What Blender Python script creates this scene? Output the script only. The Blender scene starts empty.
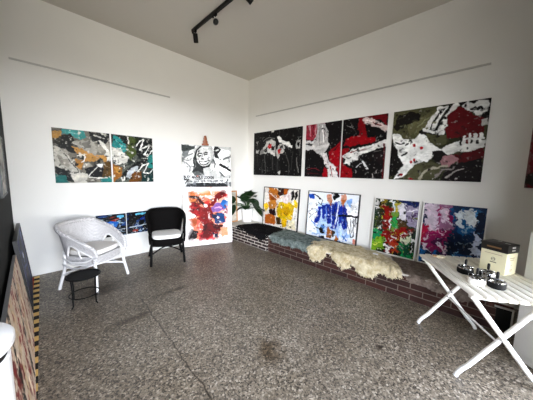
import bpy, bmesh, math, random
import numpy as np
from mathutils import Vector, Matrix
random.seed(7)
PI = math.pi
scn = bpy.context.scene
col = scn.collection

# ------------------------------------------------------------------ materials
def lin(h):
    h = h.lstrip('#')
    r = [int(h[i:i + 2], 16) / 255 for i in (0, 2, 4)]
    return [c / 12.92 if c <= .04045 else ((c + .055) / 1.055) ** 2.4 for c in r]
def newmat(name, rough=.6, metal=0.0, spec=.5):
    m = bpy.data.materials.new(name); m.use_nodes = True
    b = m.node_tree.nodes['Principled BSDF']
    b.inputs['Roughness'].default_value = rough
    b.inputs['Metallic'].default_value = metal
    b.inputs['Specular IOR Level'].default_value = spec
    return m, m.node_tree, b
def N(t, typ, **kw):
    n = t.nodes.new(typ)
    for k, v in kw.items(): setattr(n, k, v)
    return n
def ramp(t, fac, stops):
    r = N(t, 'ShaderNodeValToRGB'); e = r.color_ramp.elements
    while len(e) < len(stops): e.new(.5)
    for el, (p, c) in zip(e, stops):
        el.position = p; el.color = (*lin(c), 1)
    t.links.new(fac, r.inputs[0]); return r.outputs[0]
def mixc(t, fac, a, b, mode='MIX'):
    m = N(t, 'ShaderNodeMix', data_type='RGBA', blend_type=mode)
    for s, v in ((0, fac), (6, a), (7, b)):
        if isinstance(v, (int, float)): m.inputs[s].default_value = v
        elif isinstance(v, str): m.inputs[s].default_value = (*lin(v), 1)
        else: t.links.new(v, m.inputs[s])
    return m.outputs[2]
def noise(t, vec, scale, detail=4, rough=.55):
    n = N(t, 'ShaderNodeTexNoise'); n.inputs['Scale'].default_value = scale
    n.inputs['Detail'].default_value = detail; n.inputs['Roughness'].default_value = rough
    t.links.new(vec, n.inputs['Vector']); return n.outputs[0]
def bump(t, b, h, strength, dist=.01):
    n = N(t, 'ShaderNodeBump'); n.inputs['Strength'].default_value = strength
    n.inputs['Distance'].default_value = dist
    t.links.new(h, n.inputs['Height']); t.links.new(n.outputs[0], b.inputs['Normal'])
def objco(t): return N(t, 'ShaderNodeTexCoord').outputs['Object']
def simple(name, c, rough=.6, metal=0.0, var=.12, scale=9, spec=.5, bmp=0, bscale=200):
    m, t, b = newmat(name, rough, metal, spec)
    o = objco(t); n = noise(t, o, scale)
    rgb = lin(c); mx = N(t, 'ShaderNodeMix', data_type='RGBA')
    t.links.new(n, mx.inputs[0])
    mx.inputs[6].default_value = (*[x * (1 - var) for x in rgb], 1)
    mx.inputs[7].default_value = (*[min(1, x * (1 + var)) for x in rgb], 1)
    t.links.new(mx.outputs[2], b.inputs['Base Color'])
    if bmp: bump(t, b, noise(t, o, bscale, 2), bmp, .003)
    return m
M = {}
M['wall'] = simple('white wall paint', '#e6e4de', .75, var=.03, scale=2.5, bmp=.12, bscale=90)
M['ceiling'] = simple('ceiling paint', '#cdc8be', .85, var=.02, scale=2)
M['rail'] = simple('rail aluminium', '#bab8b2', .5, .3)
M['blackwall'] = simple('black wall paint', '#0e0f0d', .8, var=.2, spec=.15)
M['black'] = simple('black metal', '#090909', .5, spec=.18)
M['blackmatt'] = simple('black plastic', '#0a0a0a', .6, spec=.15)
M['white'] = simple('white enamel', '#eceae4', .35, var=.03)
M['plinth'] = simple('white plinth paint', '#f0f0ee', .45, var=.03)
M['slat'] = simple('white slats', '#efebe0', .4, var=.03, scale=14)
M['chrome'] = simple('chrome', '#b4b4b4', .15, 1.0, var=.04)
M['wood'] = simple('easel wood', '#8a4a24', .5, var=.25, scale=18)
M['pine'] = simple('pale wood', '#b9814c', .5, var=.2, scale=18)
M['canvas'] = simple('raw canvas edge', '#c9c4b8', .8, var=.05)
M['darkedge'] = simple('painted dark edge', '#2a2726', .7)
M['framewhite'] = simple('white frame', '#e4e2dc', .4, var=.03)
M['frameblack'] = simple('black frame', '#121212', .4)
M['pot'] = simple('white glazed pot', '#efeeea', .25, var=.02)
M['soil'] = simple('potting soil', '#2a1d14', .9, var=.4, scale=60)
M['stem'] = simple('plant stem', '#33502a', .5)
M['cream'] = simple('cream carton', '#e9e3c0', .55, var=.03)
M['lid'] = simple('black carton lid', '#14110f', .4)
M['ink'] = simple('dark ink', '#4a4636', .6)
M['gold'] = simple('gold print', '#8d6a45', .45, .3)
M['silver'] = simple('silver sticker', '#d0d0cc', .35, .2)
M['cush_w'] = simple('white cushion cloth', '#f1eee8', .85, var=.03, scale=20, bmp=.2, bscale=300)
M['cush_g'] = simple('greyish cushion cloth', '#dcd8d2', .85, var=.05, scale=20, bmp=.2, bscale=300)
M['redrug'] = simple('red wool', '#9a1f1c', .95, var=.2, scale=90)
M['yellowrug'] = simple('yellow wool', '#d9b26a', .95, var=.15, scale=90)
M['blackrug'] = simple('black wool', '#1a1614', .95, var=.2, scale=90)
M['card'] = simple('ivory card', '#efe6cc', .7, var=.03)
M['tan'] = simple('tan card', '#b08d64', .7, var=.08)
M['paper'] = simple('white paper', '#f4f3f4', .7, var=.02)
M['binwhite'] = simple('white bin enamel', '#e9e7e4', .4, var=.03)
M['slab'] = simple('pale bench slab', '#d5d0c6', .7, var=.06, scale=12)
def leafmat():
    m, t, b = newmat('dark green leaf', .35)
    t.links.new(ramp(t, noise(t, objco(t), 14), [(.3, '#0a1a0d'), (.7, '#20391a')]), b.inputs['Base Color']); return m
M['leaf'] = leafmat()
def brickmat(name, c1, c2, mortar, ms, bw=.235, rh=.072):
    m, t, b = newmat(name, .8)
    o = objco(t); s = N(t, 'ShaderNodeSeparateXYZ'); t.links.new(o, s.inputs[0])
    a = N(t, 'ShaderNodeMath', operation='ADD'); t.links.new(s.outputs[0], a.inputs[0]); t.links.new(s.outputs[1], a.inputs[1])
    c = N(t, 'ShaderNodeCombineXYZ'); t.links.new(a.outputs[0], c.inputs[0]); t.links.new(s.outputs[2], c.inputs[1])
    br = N(t, 'ShaderNodeTexBrick'); t.links.new(c.outputs[0], br.inputs['Vector'])
    br.inputs['Color1'].default_value = (*lin(c1), 1); br.inputs['Color2'].default_value = (*lin(c2), 1)
    br.inputs['Mortar'].default_value = (*lin(mortar), 1); br.inputs['Scale'].default_value = 1
    br.inputs['Mortar Size'].default_value = ms; br.inputs['Brick Width'].default_value = bw
    br.inputs['Row Height'].default_value = rh; br.inputs['Mortar Smooth'].default_value = .15
    n = noise(t, o, 35, 5)
    t.links.new(mixc(t, .3, br.outputs[0], ramp(t, n, [(.3, '#4a4a4a'), (.7, '#c8c8c8')]), 'OVERLAY'), b.inputs['Base Color'])
    iv = N(t, 'ShaderNodeMath', operation='MULTIPLY_ADD'); t.links.new(br.outputs[1], iv.inputs[0])
    iv.inputs[1].default_value = -1; iv.inputs[2].default_value = 1
    bump(t, b, iv.outputs[0], .6, .008); return m
M['brick_dark'] = brickmat('dark brick with white mortar', '#1e0f0b', '#301911', '#d0c9c0', .0065, .2, .058)
M['brick_red'] = brickmat('red brown brick', '#2c0e05', '#3e1709', '#6c5f54', .005, .245, .07)
def wicker(name, c1, c2, rough, spec=.4):
    m, t, b = newmat(name, rough, 0, spec)
    o = objco(t); s = N(t, 'ShaderNodeSeparateXYZ'); t.links.new(o, s.inputs[0])
    def wv(sock, f):
        q = N(t, 'ShaderNodeMath', operation='MULTIPLY'); t.links.new(sock, q.inputs[0]); q.inputs[1].default_value = f
        r = N(t, 'ShaderNodeMath', operation='SINE'); t.links.new(q.outputs[0], r.inputs[0]); return r.outputs[0]
    ad = N(t, 'ShaderNodeMath', operation='ADD'); t.links.new(s.outputs[0], ad.inputs[0]); t.links.new(s.outputs[1], ad.inputs[1])
    mu = N(t, 'ShaderNodeMath', operation='MULTIPLY'); t.links.new(wv(ad.outputs[0], 260), mu.inputs[0]); t.links.new(wv(s.outputs[2], 420), mu.inputs[1])
    ma = N(t, 'ShaderNodeMath', operation='MULTIPLY_ADD'); t.links.new(mu.outputs[0], ma.inputs[0]); ma.inputs[1].default_value = .5; ma.inputs[2].default_value = .5
    nn = N(t, 'ShaderNodeMath', operation='MULTIPLY'); t.links.new(ma.outputs[0], nn.inputs[0]); t.links.new(noise(t, o, 60, 3), nn.inputs[1])
    t.links.new(ramp(t, nn.outputs[0], [(.02, c1), (.4, c2)]), b.inputs['Base Color'])
    bump(t, b, ma.outputs[0], .7, .004); return m
M['wick_w'] = wicker('white painted wicker', '#7e7c7b', '#dad7d6', .5)
M['wick_b'] = wicker('black painted wicker', '#030202', '#0a0807', .75, .08)
M['cane_w'] = simple('white painted cane', '#dcdad8', .4, var=.08, scale=40)
M['cane_b'] = simple('black painted cane', '#080707', .6, spec=.12)
def woolmat(name, c1, c2):
    m, t, b = newmat(name, .9, 0, .2)
    t.links.new(ramp(t, noise(t, objco(t), 17, 5, .65), [(.3, c1), (.68, c2)]), b.inputs['Base Color']); return m
M['wool_black'] = woolmat('black wool pile', '#030303', '#0a090a')
M['wool_grey'] = woolmat('grey green wool pile', '#34423c', '#8f9993')
M['wool_cream'] = woolmat('cream wool pile', '#ac976a', '#e9dec0')  # darker cream stands in for the shade between the wool locks
M['wool_brown'] = woolmat('brown grey wool pile', '#55483f', '#8c7d72')
def paintmat():
    m, t, b = newmat('painted artwork', .5)
    a = N(t, 'ShaderNodeAttribute'); a.attribute_name = 'paint'
    o = objco(t)
    n = noise(t, o, 60, 5)
    t.links.new(mixc(t, .25, a.outputs[0], ramp(t, n, [(.3, '#555555'), (.7, '#b0b0b0')]), 'OVERLAY'), b.inputs['Base Color'])
    b.inputs['Specular IOR Level'].default_value = .12
    bump(t, b, noise(t, o, 45, 4), .25, .004)
    return m
M['paint'] = paintmat()
def floormat():
    m, t, b = newmat('exposed aggregate floor', .42)
    o = objco(t)
    def vor(sc):
        v = N(t, 'ShaderNodeTexVoronoi'); v.inputs['Scale'].default_value = sc; v.inputs['Randomness'].default_value = 1
        t.links.new(o, v.inputs['Vector'])
        s = N(t, 'ShaderNodeSeparateColor'); t.links.new(v.outputs['Color'], s.inputs[0]); return s.outputs[0], v.outputs['Distance']
    f1, d1 = vor(88); f2, d2 = vor(190)
    c1 = ramp(t, f1, [(0, '#110d09'), (.2, '#221c15'), (.3, '#5f5548'), (.65, '#7f7363'), (.85, '#968a78'), (1, '#cabfae')])
    c2 = ramp(t, f2, [(0, '#1f1912'), (.3, '#54493d'), (1, '#a89c8a')])
    base = mixc(t, .35, c1, c2)
    # large soft wear patches, dark oil marks and a broad darker area around the chairs
    big = ramp(t, noise(t, o, 1.1, 5, .6), [(.3, '#d4cfc6'), (.65, '#ffffff')])
    base = mixc(t, 1, base, big, 'MULTIPLY')
    s = N(t, 'ShaderNodeSeparateXYZ'); t.links.new(o, s.inputs[0])
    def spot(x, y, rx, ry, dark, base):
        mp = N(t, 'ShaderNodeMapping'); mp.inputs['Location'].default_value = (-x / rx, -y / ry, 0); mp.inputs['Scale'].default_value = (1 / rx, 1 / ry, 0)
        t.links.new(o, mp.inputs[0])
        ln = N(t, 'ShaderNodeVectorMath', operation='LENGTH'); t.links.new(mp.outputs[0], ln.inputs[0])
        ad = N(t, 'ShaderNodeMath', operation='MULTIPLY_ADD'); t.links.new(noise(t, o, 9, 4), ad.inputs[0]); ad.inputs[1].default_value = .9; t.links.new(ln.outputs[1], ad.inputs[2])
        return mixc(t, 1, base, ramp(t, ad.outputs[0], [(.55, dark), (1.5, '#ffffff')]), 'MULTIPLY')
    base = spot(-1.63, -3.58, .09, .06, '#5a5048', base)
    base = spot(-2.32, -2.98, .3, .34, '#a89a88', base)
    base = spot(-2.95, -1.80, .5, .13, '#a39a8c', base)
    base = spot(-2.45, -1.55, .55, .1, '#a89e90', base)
    base = spot(-3.0, -.95, .8, .5, '#9c9284', base)  # broad darker area around the white chair and stool
    # hairline joint across the slab, wandering a little
    jx = N(t, 'ShaderNodeMath', operation='MULTIPLY_ADD'); t.links.new(s.outputs[1], jx.inputs[0]); jx.inputs[1].default_value = -.047; jx.inputs[2].default_value = 2.712
    ax = N(t, 'ShaderNodeMath', operation='ADD'); t.links.new(s.outputs[0], ax.inputs[0]); t.links.new(jx.outputs[0], ax.inputs[1])
    wb = N(t, 'ShaderNodeMath', operation='MULTIPLY_ADD'); t.links.new(noise(t, o, 5, 6, .7), wb.inputs[0]); wb.inputs[1].default_value = .09; t.links.new(ax.outputs[0], wb.inputs[2])
    sb = N(t, 'ShaderNodeMath', operation='SUBTRACT'); t.links.new(wb.outputs[0], sb.inputs[0]); sb.inputs[1].default_value = .045
    ab = N(t, 'ShaderNodeMath', operation='ABSOLUTE'); t.links.new(sb.outputs[0], ab.inputs[0])
    wide = N(t, 'ShaderNodeMapRange'); t.links.new(s.outputs[1], wide.inputs[0])
    wide.inputs[1].default_value = -1.75; wide.inputs[2].default_value = -1.35; wide.inputs[3].default_value = 1; wide.inputs[4].default_value = .15
    base = mixc(t, wide.outputs[0], base, mixc(t, 1, base, ramp(t, ab.outputs[0], [(.002, '#6c655d'), (.008, '#ffffff')]), 'MULTIPLY'))
    t.links.new(base, b.inputs['Base Color'])
    rr = N(t, 'ShaderNodeMath', operation='MULTIPLY_ADD'); t.links.new(noise(t, o, 3, 4), rr.inputs[0]); rr.inputs[1].default_value = .3; rr.inputs[2].default_value = .28
    t.links.new(rr.outputs[0], b.inputs['Roughness'])
    bump(t, b, d1, .12, .004); return m
M['floor'] = floormat()

# ------------------------------------------------------------------ mesh helpers
class MB:
    def __init__(s): s.bm = bmesh.new()
    def box(s, c, d, rz=0, bev=0):
        m = Matrix.Translation(c) @ Matrix.Rotation(rz, 4, 'Z') @ Matrix.Diagonal((*d, 1))
        g = bmesh.ops.create_cube(s.bm, size=1, matrix=m)
        if bev:
            ed = list({e for v in g['verts'] for e in v.link_edges})
            bmesh.ops.bevel(s.bm, geom=ed, offset=bev, segments=2, affect='EDGES', profile=.6)
        return s
    def tube(s, pts, r, n=10, closed=False, sq=False, caps=True):
        pts = [Vector(p) for p in pts]; rings = []; L = len(pts)
        rad = r if isinstance(r, (list, tuple)) else [r] * L
        if sq: n = 4
        ref = None
        for i, p in enumerate(pts):
            a = pts[(i - 1) % L] if closed or i else p; b = pts[(i + 1) % L] if closed or i < L - 1 else p
            t = (b - a).normalized()
            if ref is None:
                ref = Vector((0, 0, 1)) if abs(t.z) < .95 else Vector((1, 0, 0))
            x = (ref - t * ref.dot(t)).normalized(); ref = x; y = t.cross(x)
            rings.append([s.bm.verts.new(p + (x * math.cos(2 * PI * (k + .5) / n) + y * math.sin(2 * PI * (k + .5) / n)) * rad[i]) for k in range(n)])
        for i in range(L if closed else L - 1):
            A, B = rings[i], rings[(i + 1) % L]
            for k in range(n): s.bm.faces.new((A[k], A[(k + 1) % n], B[(k + 1) % n], B[k]))
        if not closed and caps:
            s.bm.faces.new(rings[0][::-1]); s.bm.faces.new(rings[-1])
        return s
    def lathe(s, prof, c=(0, 0, 0), n=32):
        rings = []
        for r, z in prof:
            if r < 1e-5: rings.append([s.bm.verts.new((c[0], c[1], c[2] + z))])
            else: rings.append([s.bm.verts.new((c[0] + r * math.cos(2 * PI * k / n), c[1] + r * math.sin(2 * PI * k / n), c[2] + z)) for k in range(n)])
        for A, B in zip(rings, rings[1:]):
            for k in range(n):
                q = (k + 1) % n
                f = [A[k % len(A)], A[q % len(A)], B[q % len(B)], B[k % len(B)]]
                f = list(dict.fromkeys(f))
                if len(f) > 2: s.bm.faces.new(f)
        return s
    def grid(s, fn, nu, nv, closed_u=False):
        V = [[s.bm.verts.new(fn(i / (nu if closed_u else nu - 1), j / (nv - 1))) for j in range(nv)] for i in range(nu)]
        for i in range(nu if closed_u else nu - 1):
            for j in range(nv - 1):
                k = (i + 1) % nu
                s.bm.faces.new((V[i][j], V[k][j], V[k][j + 1], V[i][j + 1]))
        return s
    def xf(s, m): bmesh.ops.transform(s.bm, matrix=m, verts=s.bm.verts); return s
    def build(s, name, mat, parent=None, smooth=True, loc=None, rot=None, solid=0, sub=0):
        bmesh.ops.recalc_face_normals(s.bm, faces=s.bm.faces)
        me = bpy.data.meshes.new(name); s.bm.to_mesh(me); s.bm.free()
        return link(name, me, mat, parent, smooth, loc, rot, solid, sub)
def link(name, me, mat, parent=None, smooth=True, loc=None, rot=None, solid=0, sub=0):
    for m in (mat if isinstance(mat, list) else [mat]): me.materials.append(m)
    o = bpy.data.objects.new(name, me); col.objects.link(o)
    if smooth:
        me.shade_smooth()
        try: me.set_sharp_from_angle(angle=math.radians(38))
        except Exception: pass
    if parent: o.parent = parent
    if loc is not None: o.location = loc
    if rot is not None: o.rotation_euler = rot
    if solid:
        q = o.modifiers.new('s', 'SOLIDIFY'); q.thickness = solid; q.offset = 0
    if sub:
        q = o.modifiers.new('u', 'SUBSURF'); q.levels = sub; q.render_levels = sub
    return o
def tag(o, label, cat, group=None):
    o['label'] = label; o['category'] = cat
    if group: o['group'] = group
    return o
def thing(name, label, cat, loc=(0, 0, 0), rot=(0, 0, 0), group=None):
    o = bpy.data.objects.new(name, None); col.objects.link(o); o.empty_display_size = .1
    o.location = loc; o.rotation_euler = rot
    return tag(o, label, cat, group)
def struct(name, mb, mat, **k):
    o = mb.build(name, mat, smooth=False, **k); o['kind'] = 'structure'; return o

# ------------------------------------------------------------------ room shell
W0 = .03            # wall faces stand 3 cm behind the canvas fronts
CE = 3.42
XS = -3.725         # side wall face
struct('floor', MB().box((-3.85, -3.0, -.05), (8.0, 6.4, .1)), M['floor'])
struct('ceiling', MB().box((-3.85, -3.0, CE + .05), (8.0, 6.4, .1)), M['ceiling'])
struct('wall_left', MB().box((-1.85, W0 + .05, CE / 2), (3.96, .1, CE)), M['wall'])
struct('wall_right', MB().box((W0 + .05, -2.55, CE / 2), (.1, 5.2, CE)), M['wall'])
struct('wall_side', MB().box((XS - .05, -1.435, CE / 2), (.1, 2.93, CE)), M['blackwall'])
struct('wall_entrance', MB().box((-7.75, -4.45, CE / 2), (.1, 3.3, CE)), M['blackwall'])
# the room opens on the left past the dark wall into an unseen entrance with the shop front window, laid out to steer the daylight
OX1, OZ = -2.8, 2.8
WX0, WX1, WZ0, YW, YF = -7.7, -2.8, .6, -6.0, -4.95
b = MB()
b.box((OX1 + .05, (YF + YW) / 2 - .05, CE / 2), (.1, YF - YW + .1, CE))
LX0, LX1, LZ0, LZ1 = -2.3, -.95, .06, .95          # unseen low opening, added to light the front floor and table
b.box(((OX1 + .1 + LX0) / 2, YF - .05, CE / 2), (LX0 - OX1 - .1, .1, CE)); b.box(((LX1 + .13) / 2, YF - .05, CE / 2), (.13 - LX1, .1, CE))
b.box(((LX0 + LX1) / 2, YF - .05, (LZ1 + CE) / 2), (LX1 - LX0, .1, CE - LZ1)); b.box(((LX0 + LX1) / 2, YF - .05, LZ0 / 2), (LX1 - LX0, .1, LZ0))
b.box(((WX0 + OX1) / 2, YW - .05, (CE + OZ) / 2), (OX1 - WX0, .1, CE - OZ))
b.box(((WX0 + OX1) / 2, YW - .05, WZ0 / 2), (OX1 - WX0, .1, WZ0))
struct('wall_front', b, M['blackwall'])  # unseen walls kept black, like entrance and hall, to cut bounced light
b = MB()
for k in range(4): b.box((WX0 + .025 + (WX1 - WX0 - .05) * k / 3, YW - .05, (WZ0 + OZ) / 2), (.05, .07, OZ - WZ0))
for z in (WZ0 + .025, OZ - .025): b.box(((WX0 + WX1) / 2, YW - .05, z), (WX1 - WX0, .066, .05))
struct('window_1', b, M['frameblack'])
b = MB()
for x in (LX0 + .02, (LX0 + LX1) / 2, LX1 - .02): b.box((x, YF - .05, (LZ0 + LZ1) / 2), (.04, .06, LZ1 - LZ0))
for z in (LZ0 + .02, LZ1 - .02): b.box(((LX0 + LX1) / 2, YF - .05, z), (LX1 - LX0, .056, .04))
struct('added_low_window', b, M['frameblack'])  # added out of view to brighten the front floor and table
struct('wall_hall', MB().box(((XS - 7.8) / 2 - .05, -2.93, CE / 2), (XS + 7.8 - .1, .06, CE)), M['blackwall'])
struct('trim_1', MB().box((-2.69, W0 - .008, 2.65), (1.87, .016, .018)), M['rail'])
struct('trim_2', MB().box((W0 - .008, -2.1, 2.615), (.016, 3.72, .018)), M['rail'])

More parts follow.
